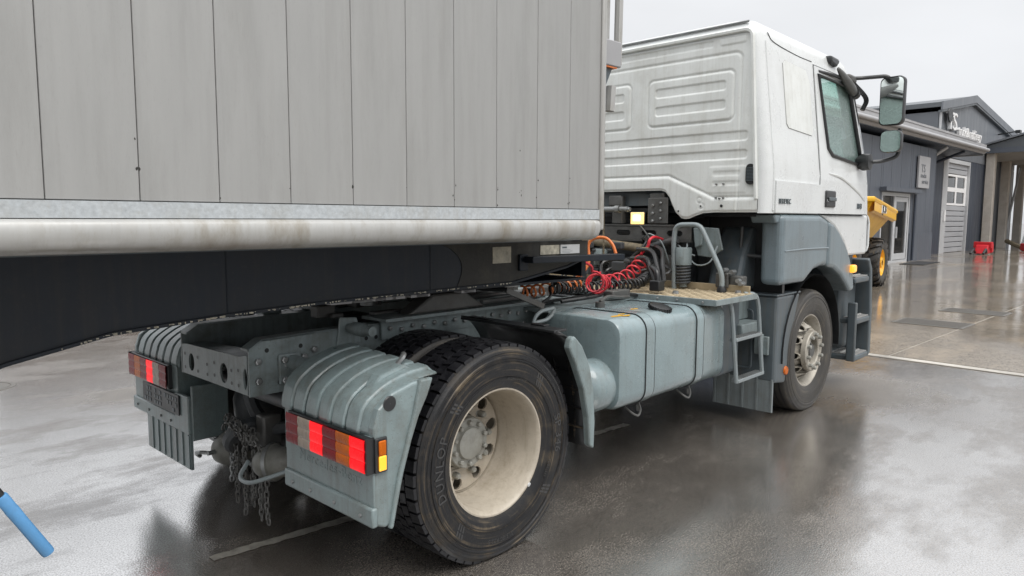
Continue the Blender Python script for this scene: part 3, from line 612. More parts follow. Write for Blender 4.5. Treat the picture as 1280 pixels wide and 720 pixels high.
mb = text_mb('JCB', .26, .004); mb.xf(Matrix(((-1, 0, 0, .25), (0, 0, 1, .985), (0, 1, 0, 1.79), (0, 0, 0, 1)))); ob('badge_print', mb, 'black', sk, smooth=0)
ob('badge', MB().box(0, .5, .972, .980, 1.70, 1.88), 'letterwhite', sk, smooth=0)
ob('chassis', MB().box(-.9, .9, -.3, .3, .5, 1.05).box(.6, 3.4, -.45, .45, .5, 1.0).box(1.4, 3.5, -.55, .55, .95, 1.5), 'midmetal', dm, bevel=.05)
ob('seat_frame', MB().tube(fillet([(1.4, -.5, 1.0), (1.4, -.5, 2.5), (1.4, .5, 2.5), (1.4, .5, 1.0)], .2), .05), 'black', dm)
def dump_wheel(name, x, y, par):
    wl = ob(name, MB().lathe([(.06, -.19), (.12, -.19), (.14, -.06), (.27, -.05), (.30, -.17), (.325, -.18), (.325, .18)], ax='y', n=26), 'yellow', par, origin=(x, y, .56))
    ty = ob('tyre', MB().lathe([(.31, -.18), (.36, -.21), (.46, -.215), (.52, -.19), (.535, -.12), (.54, 0), (.535, .12), (.52, .19), (.46, .215), (.36, .21), (.31, .18)], ax='y', n=30), 'rubber_dusty', wl, origin=(x, y, .56))
    tr = MB()
    for k in range(18):
        for sd_ in (-1, 1):
            a = 2*PI*(k+(.5 if sd_ > 0 else 0))/18
            for (da, yy, r0) in [(0, 0, 0)]:
                p = []
                for (t_, yv, rr) in ((0, .015, .585), (.10, .13, .575), (.2, .21, .545), (.22, .222, .47)):
                    for dd in (-.055, .055):
                        aa = a-t_*1.0+dd
                        p.append((rr*math.cos(aa), sd_*yv, rr*math.sin(aa))); p.append(((rr-.06)*math.cos(aa), sd_*(yv-.01), (rr-.06)*math.sin(aa)))
                fs = []
                for i in range(3):
                    o_ = i*4; fs += [(o_, o_+2, o_+6, o_+4), (o_, o_+4, o_+5, o_+1), (o_+2, o_+3, o_+7, o_+6)]
                fs += [(0, 1, 3, 2), (12, 14, 15, 13)]
                tr.add(p, fs)
    ob('tyre_lugs', tr, 'rubber', wl, smooth=0, origin=(x, y, .56), kind='stuff')
    return wl
w1 = dump_wheel('wheel', -.1, -.74, dm)
for x, y in ((-.1, .74), (2.5, -.74), (2.5, .74)):
    dup(w1, dm, (x, y, .56), PI if y > 0 else 0)
# unseen brick warehouse, added for the dark reflection it leaves in the wet ground

wh = thing('brick_warehouse', 'long low brown brick warehouse standing far off behind the trailer', 'building', (8.5, 46, 0), 0)
ob('wall', MB().box(0, 46, 0, 14, 0, 9.4), 'brick', wh, smooth=0)
ob('roof', MB().prism([(-.6, 9.41), (7, 12.6), (14.6, 9.41)], 'x', -.5, 46.5), 'roofdark', wh, smooth=0)
for i in range(9):
    f_ = ob('window', MB().box(2.2+i*5, 4.8+i*5, -.05, .05, 2.6, 4.6), 'frame', wh, smooth=0); ob('pane', MB().box(2.4+i*5, 4.6+i*5, -.08, -.055, 2.8, 4.4), 'pane', f_, smooth=0)

# ================================================================== TRACTOR TRUCK (local = world, origin under the rear axle)
TR = thing('tractor_truck', 'white and grey two axle tractor truck coupled under the tipper trailer', 'truck')
RZ = .4858; WB = 3.5964; RW = .3733

# ---- cab shell: rounded loft with open rear, cut windows
CXR = 2.55
def cw(z): return 1.238 if z < 1.9 else 1.238-(z-1.9)*(.105/.95)          # half width
def cxf(z): return 4.82-(max(0, z-1.95))*.36                              # front x
def cab_ring(z, d=0, rr=.06, rf=.22, n=6):
    w_ = cw(z)-d; x0 = CXR+d*.6; x1 = cxf(z)-d*2.2; rr = max(.03, rr); p = []; flag = []
    for k in range(n+1):
        a = PI+(-PI/2)*0+PI/2*k/n                  # rear right corner: from -x to -y
        p.append((x0+rr+rr*math.cos(a), -w_+rr+rr*math.sin(a), z))
    for k in range(n+1):
        a = 1.5*PI+PI/2*k/n; p.append((x1-rf+rf*math.cos(a), -w_+rf+rf*math.sin(a), z))
    for k in range(n+1):
        a = PI/2*k/n; p.append((x1-rf+rf*math.cos(a), w_-rf+rf*math.sin(a), z))
    for k in range(n+1):
        a = PI/2+PI/2*k/n; p.append((x0+rr+rr*math.cos(a), w_-rr+rr*math.sin(a), z))
    return p
ZC = [1.60, 1.75, 1.9, 2.1, 2.3, 2.5, 2.7, 2.84]
rings = [cab_ring(z) for z in ZC]+[cab_ring(z, d, .06+d*.3) for z, d in ((2.885, .008), (2.92, .03), (2.945, .065), (2.962, .12), (2.970, .22), (2.975, .5))]
nr = len(rings[0]); vs = [p for r in rings for p in r]; fs = []
nC = len(ZC)
for i in range(len(rings)-1):
    for j in range(nr):
        j2 = (j+1) % nr
        if j2 == 0 and i < nC-1: continue                                  # rear wall comes as its own stamped sheet
        fs.append((i*nr+j, i*nr+j2, (i+1)*nr+j2, (i+1)*nr+j))
fs.append(tuple(range((len(rings)-1)*nr, len(rings)*nr)))
WIN = [(3.60, 2.70), (3.71, 2.13), (3.80, 2.08), (4.52, 2.03), (4.33, 2.655), (4.20, 2.70)]      # window outline in x, z
def cut_open(mb, poly, ylim):
    bm = bmesh.new(); V = [bm.verts.new(p) for p in mb.v]
    for f in mb.f:
        try: bm.faces.new([V[i] for i in f])
        except ValueError: pass
    n = len(poly); cx = sum(p[0] for p in poly)/n; cz = sum(p[1] for p in poly)/n
    for i in range(n):
        a, b = poly[i], poly[(i+1) % n]; no = Vector((b[1]-a[1], 0, -(b[0]-a[0])))
        bmesh.ops.bisect_plane(bm, geom=bm.verts[:]+bm.edges[:]+bm.faces[:], plane_co=(a[0], 0, a[1]), plane_no=no)
    kill = []
    for f in bm.faces:
        c = f.calc_center_median()
        if abs(c.y) < ylim: continue
        s = [(poly[(i+1) % n][0]-poly[i][0])*(c.z-poly[i][1])-(poly[(i+1) % n][1]-poly[i][1])*(c.x-poly[i][0]) for i in range(n)]
        if all(q > 0 for q in s) or all(q < 0 for q in s): kill.append(f)
    bmesh.ops.delete(bm, geom=kill, context='FACES')
    bm.verts.index_update(); r = MB(); r.v = [tuple(v.co) for v in bm.verts]; r.f = [tuple(v.index for v in f.verts) for f in bm.faces]; bm.free(); return r
shell = MB().add(vs, fs); shell = cut_open(shell, WIN, .9)
keep = []
for f in shell.f:                                                          # windscreen opening
    c = np.mean([shell.v[i] for i in f], axis=0)
    if c[0] > 4.35 and abs(c[1]) < 1.0 and 1.9 < c[2] < 2.78 and c[0] > cxf(c[2])-.06: continue
    keep.append(f)
shell.f = keep
cab = ob('cab', shell, 'white', TR, smooth=30)
wsn = MB().grid(lambda y, z: (cxf(z)-.012-.06*(y/1.0)**2*0, y, z), np.linspace(-1.0, 1.0, 6), [1.9, 2.1, 2.3, 2.5, 2.7, 2.8])
ob('windscreen', wsn, 'glass', cab)
fl = MB().box(CXR+.05, 4.6, -1.15, 1.15, 1.602, 1.64).box(3.5, 3.75, -.9, -.35, 1.64, 2.25).box(3.5, 3.75, .35, .9, 1.64, 2.25).box(4.45, 4.7, -1.05, 1.05, 1.64, 2.02)
ob('cab_floor', fl, 'black', cab, smooth=0)
ob('inner_rear_lining', MB().box(CXR+.06, CXR+.09, -1.08, 1.08, 1.66, 2.8), 'skirt', cab, smooth=0)
ob('steering_wheel', MB().tube([(4.25+.11*math.sin(a), .6+.21*math.cos(a), 2.05+.19*math.sin(a)) for a in np.linspace(0, 2*PI, 24, endpoint=False)], .016, 6, closed=True), 'black', cab)
# stamped rear wall
def ss(x): x = np.clip(x, 0, 1); return x*x*(3-2*x)
def rrect(Y, Z, y0, y1, z0, z1, r):
    cx, cy = (y0+y1)/2, (z0+z1)/2; qx = np.abs(Y-cx)-(y1-y0)/2+r; qy = np.abs(Z-cy)-(z1-z0)/2+r
    return np.hypot(np.maximum(qx, 0), np.maximum(qy, 0))+np.minimum(np.maximum(qx, qy), 0)-r
def zbot(y):
    y = np.abs(y)
    return np.interp(y, [0, .40, .44, .475, .50, .53, .58, .615, .65, .70, .76, .85, 1.3], [1.775, 1.775, 1.762, 1.72, 1.665, 1.61, 1.565, 1.555, 1.56, 1.58, 1.60, 1.606, 1.606])
ny, nzz = 380, 210
S = np.linspace(-1, 1, ny); T = np.linspace(0, 1, nzz)
SS, TT = np.meshgrid(S, T); Wz = 1.0
ya = SS*1.178; zb = zbot(ya); Z = zb+(2.84-zb)*TT
Y = SS*(np.vectorize(cw)(Z)-.06)
Dp = np.zeros_like(Y)                                                      # + = outwards (towards -x)
def groove(sd, w_, h): return -h*ss(1-np.abs(sd)/w_)
def recess(sd, w_, h): return -h*ss(.5-sd/w_)
for y0, y1 in ((-.985, -.255), (-.115, .615), (.75, 1.05)):
    sd = rrect(Y, Z, y0, y1, 2.25, 2.622, .055); Dp += groove(sd+.010, .015, .010)+.006*ss(.5-(sd+.02)/.02)
    for zc in (2.51, 2.375): Dp += recess(rrect(Y, Z, y0+.075, y1-.075, zc-.033, zc+.033, .02), .009, .010)
sd = rrect(Y, Z, -1.045, 1.045, 1.5, 2.745, .07); Dp += groove(sd+.018, .018, .010)
for a, b in ((-.80, .80), (-1.05, -.86), (.86, 1.05)): Dp += recess(rrect(Y, Z, a, b, 2.79, 2.835, .012), .012, .008 if b-a > 1 else -.008)
for z0, z1 in ((2.113, 2.178), (1.985, 2.047)): Dp += recess(rrect(Y, Z, -1.085, 1.085, z0, z1, .02), .010, .011)
step = np.interp(np.abs(Y), [0, .46, .50, .80, .84, 1.3], [1.885, 1.885, 1.868, 1.735, 1.715, 1.715])
Dp += groove(Z-step, .014, .010)+.012*ss((step-Z)/.03)
edge = zb+.018; Dp += -.010*ss((edge-Z)/.014)                               # turned lower edge
for sg_ in (-1, 1):
    a, b = sorted((sg_*.80, sg_*1.085)); sd = rrect(Y, Z, a, b, 1.745, 1.935, .012); Dp += .005*ss(.5-sd/.016)
    for zc, hh in ((1.885, .016), (1.815, .014)): Dp += recess(rrect(Y, Z, a+.045, b-.03, zc-hh, zc+hh, .012), .016, .006)
for yy, zz in ((-.745, 1.652), (-.73, 1.695)): Dp += groove(np.hypot(Y-yy, Z-zz)-.020, .009, .005)
X = CXR-Dp*.72
rear = MB(); rear.v = np.stack([X, Y, Z], -1).reshape(-1, 3).tolist()
rear.f = [(j*ny+i, j*ny+i+1, (j+1)*ny+i+1, (j+1)*ny+i) for j in range(nzz-1) for i in range(ny-1)]
ob('rear_wall', rear, 'white_rear', cab, smooth=80)
ob('drain_hole', MB().disc((CXR-.013, -.91, 1.652), .011, 'x', 12).disc((CXR-.013, -.745, 1.652), .007, 'x', 8).disc((CXR-.013, -.56, 1.615), .008, 'x', 8), 'black', cab, smooth=0, split=True)
lt = MB()
for y, z in ((-.862, 1.81), (-.918, 1.81), (-.862, 1.71), (-.918, 1.71), (-.89, 1.706)): lt.box(CXR-.016, CXR, y-.006, y+.006, z-.004, z+.004)
ob('latch_clip', lt, 'midmetal', cab, smooth=0, split=True)
gut = MB().tube(fillet([(CXR-.005, 1.16, 1.7), (CXR-.012, 1.10, 2.872), (CXR-.012, -1.10, 2.872), (CXR-.005, -1.165, 1.7)], .06, 6), .016, 6); ob('rear_edge_bead', gut, 'white_rear', cab)
ob('roof_seal', MB().tube(fillet([(CXR+.012, 1.08, 2.93), (CXR+.012, -1.06, 2.93)], .05), .009, 6), 'steel', cab)
# air vent with louvres, rear wall
vt = ob('air_vent', plate2d([slot2(0, 0, .075, .13) if False else [(p[1], p[0]) for p in slot2(0, 0, .145, .066)]], .014).xf(to_x(CXR-.012)).xf(Matrix.Translation((0, -1.122, 1.872))), 'black', cab, smooth=0)
for k in range(10): ob('louvre', MB().box(CXR-.026, CXR-.019, -1.122-.024, -1.122+.024, 1.826+k*.0098, 1.8305+k*.0098), 'skirt', vt, smooth=0)
# side skin pieces follow the tumblehome
def side_patch(xl, xr, z0, z1, off, nz=12, nx=8, sg=-1):
    """patch between x=xl(z) and xr(z), proud of the cab side by off"""
    mb = MB(); zs = np.linspace(z0, z1, nz)
    f = lambda off_: MB().grid(lambda u, z: (xl(z)+(xr(z)-xl(z))*u, sg*(cw(z)+off_), z), np.linspace(0, 1, nx), zs)
    a = f(off); nv = len(a.v); mb.add(a.v, a.f); b = f(-.004); mb.add(b.v, [])
    bd = [i for i in range(nx)]+[j*nx+nx-1 for j in range(1, nz)]+[(nz-1)*nx+i for i in range(nx-2, -1, -1)]+[j*nx for j in range(nz-2, 0, -1)]
    mb.add([], []); o = len(mb.v)-2*nv
    for k in range(len(bd)):
        p, q = bd[k], bd[(k+1) % len(bd)]; mb.f.append((o+p, o+q, o+nv+q, o+nv+p))
    return mb
DXR = lambda z: float(np.interp(z, [1.2, 1.6, 2.05, 2.70, 2.76], [4.70, 4.70, 4.63, 4.40, 4.36]))
DXL = lambda z: 3.53
for sg_ in (-1, 1):
    gap = side_patch(lambda z: DXL(z)-.006, lambda z: DXR(z)+.006, 1.60, 2.775, .002, sg=sg_, nz=14, nx=12)
    ob('door_gap', cut_open(gap, [(p[0], p[1]) for p in WIN], .9), 'seam', cab, smooth=0)
    dp = side_patch(DXL, DXR, 1.604, 2.765, .009, sg=sg_, nz=14, nx=12)
    dr = ob('door', cut_open(dp, WIN, .9), 'white', cab, smooth=0)
    # window glass + rubber frame
    pts3 = [(p[0], sg_*(cw(p[1])+.011), p[1]) for p in WIN]
    ob('window_seal', MB().tube([Vector(p) for p in pts3], .017, 8, closed=True), 'black', dr)
    ob('side_window', MB().add([(p[0], sg_*(cw(p[1])-.004), p[1]) for p in WIN], [tuple(range(6))]), 'glass', dr, smooth=0)
    # raised swage line, handle, sill
    sw = MB().tube(smooth_path([(3.66, sg_*(cw(1.98)+.004), 1.93), (4.0, sg_*(cw(1.9)+.006), 1.90), (4.4, sg_*(cw(1.85)+.006), 1.80), (4.62, sg_*(cw(1.8)+.004), 1.72)], 6), [.006]+[.012]*17+[.006], 6); ob('swage', sw, 'white', dr)
    hd = ob('door_handle', MB().box(3.63, 3.845, *sorted((sg_*1.24, sg_*1.261)), 1.655, 1.790), 'black', dr, bevel=.012)
    ob('grip', MB().box(3.66, 3.815, *sorted((sg_*1.262, sg_*1.278)), 1.705, 1.735), 'skirt', hd, bevel=.006)
    ob('key_lock', MB().lathe([(.001, sg_*1.265), (.012, sg_*1.265), (.012, sg_*1.25)], (3.655, 0, 1.71), 'y', 10), 'chrome', hd)
    # blanked sleeper window and roof seam
    bw = lambda z: 2.93+.0*z
    rim_pts = [(2.93, 2.69), (2.93, 2.255), (2.96, 2.225), (3.40, 2.205), (3.43, 2.24), (3.42, 2.62), (3.36, 2.70), (2.97, 2.715)]
    ob('window_blank_edge', MB().tube([(p[0], sg_*(cw(p[1])+.000), p[1]) for p in rim_pts], .004, 6, closed=True), 'blankseam', cab)
    bl = MB().add([(p[0], sg_*(cw(p[1])+.005), p[1]) for p in rim_pts]+[(p[0], sg_*(cw(p[1])-.01), p[1]) for p in rim_pts], [tuple(range(8))]+[(i, (i+1) % 8, 8+(i+1) % 8, 8+i) for i in range(8)])
    ob('window_blank', bl, 'white_rear', cab, smooth=0)
    ob('roof_seam', MB().tube(smooth_path([(2.70, sg_*(cw(2.84)-.001), 2.865), (2.80, sg_*(cw(2.80)+.0), 2.815), (3.2, sg_*cw(2.785), 2.79), (3.50, sg_*cw(2.785), 2.79)], 5), .0032, 6), 'seam', cab)
    ob('corner_bead', MB().tube([(2.66, sg_*(cw(z)-.002), z) for z in (1.62, 1.9, 2.2, 2.5, 2.8)], .012, 6), 'white', cab)
    ob('sill_step', side_patch(lambda z: 2.68, lambda z: 3.545, 1.605, 1.83, .014, sg=sg_, nz=3, nx=3), 'white', cab, smooth=0)
for txt, x0, sz, sp in (('BLUETEC', 2.83, .052, 1.0), ('1843', 4.46, .07, .95)):
    mb = text_mb(txt, sz, .003, sp); z0 = 1.685 if txt[0] == 'B' else 1.672
    mb.xf(Matrix(((1, 0, 0, x0), (0, 0, -1, -1.2555 if txt[0] == 'B' else -1.2495), (0, 1, 0, z0), (0, 0, 0, 1)))); ob('badge', mb, 'skirt', cab, smooth=0)
# lower door front / bumper corner
for sg_ in (-1, 1):
    lo = MB().prism([(3.62, 1.597), (4.80, 1.597), (4.81, 1.24), (4.32, 1.24), (4.2, 1.36), (3.95, 1.50)], 'y', *sorted((sg_*1.0, sg_*1.222)))
    ob('lower_door', lo, 'white', cab, smooth=0, bevel=.02)
    ob('corner_grille', MB().box(4.815, 4.905, *sorted((sg_*1.06, sg_*1.17)), 1.27, 1.60), 'black', cab, bevel=.02)
    ob('corner_deflector', MB().prism([(4.835, 1.62), (4.92, 1.585), (4.96, 1.53), (4.96, 1.31), (4.91, 1.25), (4.925, 1.31), (4.925, 1.52), (4.89, 1.56)], 'y', *sorted((sg_*1.08, sg_*1.20))), 'white', cab, smooth=0, bevel=.01)
    for k in range(3): ob('grille_slat', MB().box(4.83, 4.915, *sorted((sg_*1.07, sg_*1.182)), 1.34+k*.085, 1.365+k*.085), 'skirt', cab, smooth=0)
ob('front_bumper', MB().box(4.6, 4.95, -1.12, 1.12, .35, 1.0).box(4.68, 4.88, -1.1, 1.1, 1.0, 1.62), 'skirt', TR, bevel=.06)
# roof marker lamps, kerb mirror, wiper-like deflector
for sg_ in (-1, 1):
    ob('roof_marker', MB().prism([(3.86, 2.84), (3.86, 2.90), (4.04, 2.895), (4.07, 2.87), (4.0, 2.82)], 'y', *sorted((sg_*1.06, sg_*1.165))), 'black', cab, smooth=0, bevel=.02)
    km = ob('kerb_mirror', MB().lathe([(.001, -.34), (.015, -.33), (.030, -.24), (.046, -.08), (.048, .05), (.04, .10), (.001, .12)], (0, 0, 0), 'x', 16).xf(Matrix.Translation((4.26, sg_*1.19, 2.69)) @ Matrix.Rotation(math.radians(19), 4, 'Y') @ Matrix.Scale(.75, 4, (0, 1, 0))), 'midmetal', dr if sg_ > 0 else cab)
    ob('kerb_mirror_back', MB().lathe([(.001, .0), (.044, .0), (.04, .05), (.001, .055)], (0, 0, 0), 'x', 16).xf(Matrix.Translation((4.36, sg_*1.19, 2.655)) @ Matrix.Rotation(math.radians(19), 4, 'Y')), 'black', km)
    ob('rain_deflector', MB().tube(smooth_path([(3.62, sg_*1.150, 2.735), (3.85, sg_*1.165, 2.742), (4.1, sg_*1.175, 2.735), (4.34, sg_*1.18, 2.68)], 6), .012, 8), 'black', cab)
    ob('a_pillar_trim', MB().tube([(4.44, sg_*1.155, 2.62), (4.55, sg_*1.19, 2.3), (4.655, sg_*1.218, 1.98)], .02, 8), 'chrome', cab)
    # mirrors on two arms
    mm = ob('mirror_arm', MB().tube(fillet([(4.30, sg_*1.13, 2.775), (4.42, sg_*1.22, 2.785), (4.50, sg_*1.42, 2.79), (4.56, sg_*1.45, 2.70)], .04), .017, 8), 'black', cab)
    ob('lower_arm', MB().tube(fillet([(4.42, sg_*1.21, 2.06), (4.55, sg_*1.38, 2.065), (4.62, sg_*1.50, 2.11), (4.62, sg_*1.50, 2.35)], .05), .017, 8), 'black', mm)
    ob('arm_base', MB().lathe([(.001, -.03), (.05, -.02), (.075, .03), (.07, .09), (.001, .1)], (0, 0, 0), 'y', 14).xf(Matrix.Translation((4.44, sg_*1.24, 2.06)) @ Matrix.Rotation(PI if sg_ < 0 else 0, 4, 'Z')), 'black', mm)
    ob('arm_base', MB().box(4.22, 4.40, *sorted((sg_*1.10, sg_*1.20)), 2.735, 2.80), 'midmetal', mm, bevel=.02)
    ob('arm_stay', MB().tube(smooth_path([(4.40, sg_*1.17, 2.74), (4.52, sg_*1.24, 2.62), (4.50, sg_*1.22, 2.52)], 6), .022, 6), 'black', mm)
    def mirror(cx, cy, cz, wd, hh, nm, ang):
        R = Matrix.Translation((cx, sg_*cy, cz)) @ Matrix.Rotation(math.radians(ang*sg_), 4, 'Z')
        rr = .045; o2 = []
        for (qx, qy, a0) in ((wd/2-rr, hh/2-rr, 0), (-wd/2+rr, hh/2-rr, PI/2), (-wd/2+rr, -hh/2+rr, PI), (wd/2-rr, -hh/2+rr, 1.5*PI)):
            for k in range(5): a = a0+PI/2*k/4; o2.append((qx+rr*math.cos(a), qy+rr*math.sin(a)))
        b = MB(); n = len(o2); L_ = [(-.012, 1.0), (.0, 1.05), (.05, 1.03), (.10, .8), (.115, .5)]
        vv = [(x, p[0]*s_, p[1]*(1-(1-s_)*.5)) for x, s_ in L_ for p in o2]
        b.add(vv, [(i*n+j, i*n+(j+1) % n, (i+1)*n+(j+1) % n, (i+1)*n+j) for i in range(len(L_)-1) for j in range(n)]+[tuple(range((len(L_)-1)*n, len(L_)*n))])
        h = ob(nm, b.xf(R), 'black', mm)
        ob('mirror_glass', MB().add([(-.005, p[0]*.97, p[1]*.97) for p in o2], [tuple(range(n))]).xf(R), 'mirror', h, smooth=0)
    mirror(4.50, 1.455, 2.575, .19, .405, 'main_mirror', 7); mirror(4.53, 1.455, 2.235, .165, .185, 'wide_angle_mirror', 4)
ob('aerial', MB().tube([(2.9, -.28, 2.92), (2.9, -.28, 3.03)], .004, 5), 'black', cab)

# ---- front fender, wheel arch, steps
for sg_ in (-1, 1):
    y0, y1 = sorted((sg_*1.10, sg_*1.27))
    up = [(2.78, 1.592), (3.53, 1.592), (3.66, 1.56), (3.70, 1.54), (3.70, 1.17), (3.62, 1.185), (3.42, 1.16), (3.24, 1.075), (2.79, 1.075)]
    fd = ob('front_fender', MB().prism(up, 'y', y0, y1), 'fender', TR, smooth=0, bevel=.05, seg=4)
    fr = [(3.708, 1.54), (3.82, 1.52), (3.95, 1.455), (4.10, 1.36), (4.24, 1.23), (4.34, 1.08), (4.385, .935), (4.27, .925), (4.17, 1.0), (4.02, 1.09), (3.85, 1.155), (3.708, 1.172)]
    ob('fender_front', MB().prism(fr, 'y', y0, y1-.006*0), 'fender', fd, smooth=0, bevel=.03, seg=3)
    ob('fender_top_ledge', MB().prism([(2.70, 1.588), (3.56, 1.588), (3.66, 1.555), (2.74, 1.53)], 'y', *sorted((sg_*1.05, sg_*1.238))), 'fender', fd, smooth=0, bevel=.012)
    ob('fender_crease', MB().tube([(2.83, sg_*1.268, 1.325), (3.2, sg_*1.271, 1.332), (3.69, sg_*1.271, 1.328)], .007, 6), 'fender', fd)
    ob('marker_lamp', MB().box(4.235, 4.325, *sorted((sg_*1.255, sg_*1.305)), 1.095, 1.165), 'l_olit', fd, bevel=.015)
    # arch liner
    ar = MB().grid(lambda a, y: (WB+.60*math.cos(a), y, RZ+.03+.60*math.sin(a)), np.linspace(math.radians(-5), math.radians(185), 22), sorted((sg_*.70, sg_*1.22)))
    ob('arch_liner', ar, 'black', TR)
    # side skirt behind the wheel: rear face, side face with arch cut
    sp = [(2.89, .33), (3.10, .30), (3.13, .42), (3.17, .60), (3.27, .86), (3.325, .985), (2.89, .985)]
    sk = ob('wheel_skirt', MB().prism(sp, 'y', *sorted((sg_*.74, sg_*1.205))), 'skirt', TR, smooth=0, bevel=.02, seg=2)
    ob('side_reflector', MB().lathe([(.001, sg_*.012), (.03, sg_*.012), (.036, 0)], (3.085, sg_*1.207, .40), 'y', 16), 'l_orange', sk)
    ob('skirt_lip', MB().box(2.875, 3.32, *sorted((sg_*.86, sg_*1.21)), .985, 1.0), 'skirt', sk, smooth=0, bevel=.006)
    ob('skirt_latch', MB().box(2.862, 2.888, *sorted((sg_*1.05, sg_*1.16)), .54, .68).box(2.84, 2.865, *sorted((sg_*1.10, sg_*1.125)), .50, .70), 'chassis', sk, bevel=.005)
    ob('skirt_recess_frame', MB().tube(fillet([(2.886, sg_*.80, .62), (2.886, sg_*.82, .87), (2.886, sg_*1.02, .87), (2.886, sg_*1.02, .42), (2.886, sg_*.82, .42), (2.886, sg_*.80, .60)], .03), .010, 6), 'skirt', sk)
    fpn = MB().box(2.893, 2.905, *sorted((sg_*.71, sg_*1.195)), .10, .36); mf = ob('mud_flap', fpn, 'flap', TR, smooth=0)
    for k in range(5): ob('flap_rib', MB().box(2.884, 2.893, *sorted((sg_*(.72+k*.115), sg_*(.735+k*.115))), .105, .355), 'flap', mf, smooth=0)
    # boarding steps
    st = ob('step_housing', MB().prism([(4.40, .93), (4.46, .60), (4.62, .28), (5.0, .24), (5.05, .62), (4.98, 1.12), (4.90, 1.22), (4.42, 1.22)], 'y', *sorted((sg_*.62, sg_*1.02))), 'skirt', TR, smooth=0, bevel=.02)
    ob('step_side', MB().box(4.57, 4.605, *sorted((sg_*1.16, sg_*1.24)), .25, .80), 'skirt', st, bevel=.012)
    ob('step_side', MB().prism([(4.985, .25), (5.05, .28), (5.04, .72), (4.985, 1.10), (4.90, 1.20), (4.86, 1.18), (4.93, 1.06), (4.975, .70)], 'y', *sorted((sg_*.9, sg_*1.235))), 'skirt', st, smooth=0, bevel=.012)
    for k, (xa, xb, z) in enumerate(((4.61, 4.98, .30), (4.61, 4.98, .645), (4.52, 4.90, 1.03))):
        tr = ob('step_tread', MB().box(xa, xb, *sorted((sg_*.95, sg_*1.235)), z-.05, z), 'skirt', st, bevel=.012)
        ob('tread_plate', MB().box(xa+.02, xb-.02, *sorted((sg_*.98, sg_*1.225)), z+.002, z+.012), 'alum', tr, smooth=0)
        nb = MB()
        for i in range(7):
            for j in range(3): nb.lathe([(.001, .02), (.012, .02), (.016, .012)], (xa+.05+i*.045, sg_*(1.02+j*.07), z), 'z', 6)
        ob('tread_nub', nb, 'alum', tr, smooth=0, kind='stuff')

# ---- chassis rails and cross members
prof = [(-.806, .752), (-.806, .967), (-.743, 1.006), (-.47, 1.012), (3.9, 1.022), (4.4, 1.0), (4.4, .76), (.3, .752)]
for sg_ in (-1, 1):
    ra = ob('chassis_rail', MB().prism(prof, 'y', *sorted((sg_*RW, sg_*(RW-.009)))), 'chassis', TR, smooth=0)
    zt = lambda x: float(np.interp(x, [-.806, -.743, -.47, 3.9], [.967, 1.006, 1.012, 1.022]))
    fx = [-.806, -.743, -.47, 3.9]
    ob('rail_flange', MB().add([(x, sg_*y, zt(x)+dz) for x in fx for (y, dz) in ((RW, .0015), (RW-.075, .0015), (RW-.075, -.008), (RW, -.008))],
                            [(i*4+j, i*4+(j+1) % 4, i*4+4+(j+1) % 4, i*4+4+j) for i in range(3) for j in range(4)]+[(0, 1, 2, 3)]), 'chassis', ra, smooth=0)
    ob('rail_flange', MB().box(-.8, 4.4, *sorted((sg_*(RW-.009), sg_*(RW-.075))), .753, .761), 'chassis', ra, smooth=0)
    hb = MB(); hh = MB()
    for x, z in ((-.72, .955), (-.55, .955), (-.18, .945), (-.12, .945), (-.06, .945), (.02, .96), (-.3, .96), (-.66, .80), (-.42, .83)):
        hh.disc((x, sg_*(RW+.0012), z), .011, 'y', 10)
    for k in range(16):
        x = .45+k*.062; (hb if k % 3 else hh).bolt((x, sg_*RW, .955-(k % 2)*.006), .013, .012, 'y', sg_) if k % 3 else hh.disc((x, sg_*(RW+.0095), .94), .011, 'y', 10)
    for x, z in ((-.765, .91), (-.765, .82), (-.63, .88), (-.48, .93), (.15, .93), (.2, .89), (.25, .93), (.72, .88), (.9, .85), (1.0, .9), (1.12, .86)): hb.bolt((x, sg_*RW, z), .016, .014, 'y', sg_)
    ob('rail_hole', hh, 'black', ra, smooth=0, kind='stuff'); ob('rail_bolt', hb, 'steel', ra, smooth=30, kind='stuff')
    ob('rail_doubler', MB().box(.35, 1.42, *sorted((sg_*(RW+.0005), sg_*(RW+.008))), .80, .985), 'chassis', ra, smooth=0)
# rear cross member with two big holes, trough behind it
cm = plate2d([[(-.355, .757), (.355, .757), (.355, .905), (.30, .912), (-.28, .925), (-.355, .94)], circ2(.245, .825, .034, 18, .045), circ2(-.12, .825, .040, 18, .048), circ2(-.335, .83, .02, 12, .05)], .010).xf(to_x(-.802))
cmo = ob('rear_cross_member', cm, 'chassis', TR, smooth=0)
hh = MB()
for y, z in ((.32, .86), (.32, .79), (.17, .86), (.17, .79), (.06, .84), (-.02, .80), (.06, .79), (-.02, .86), (-.2, .85), (-.2, .79), (-.27, .86), (-.27, .79)): hh.disc((-.8085, y, z), .009, 'x', 10)
ob('small_hole', hh, 'black', cmo, smooth=0, kind='stuff')
ob('member_flange', MB().add([(-.806, -.355, .9395), (-.806, -.28, .9255), (-.806, .30, .9125), (-.806, .355, .9055), (-.70, .355, .905), (-.70, .30, .912), (-.70, -.28, .925), (-.70, -.355, .939)], [tuple(range(8))]), 'chassis', cmo, smooth=0)
ob('saddle_plate', MB().add([(-.70, -.35, .93), (-.70, .35, .90), (-.45, .35, .80), (-.45, -.35, .80), (-.1, -.35, .80), (-.1, .35, .80)], [(0, 1, 2, 3), (3, 2, 5, 4)]), 'midmetal', TR, smooth=0)
for x in (.15, .95, 1.9, 2.5): ob('cross_member', MB().box(x, x+.1, -.36, .36, .78, .98), 'darkmetal', TR, bevel=.01)
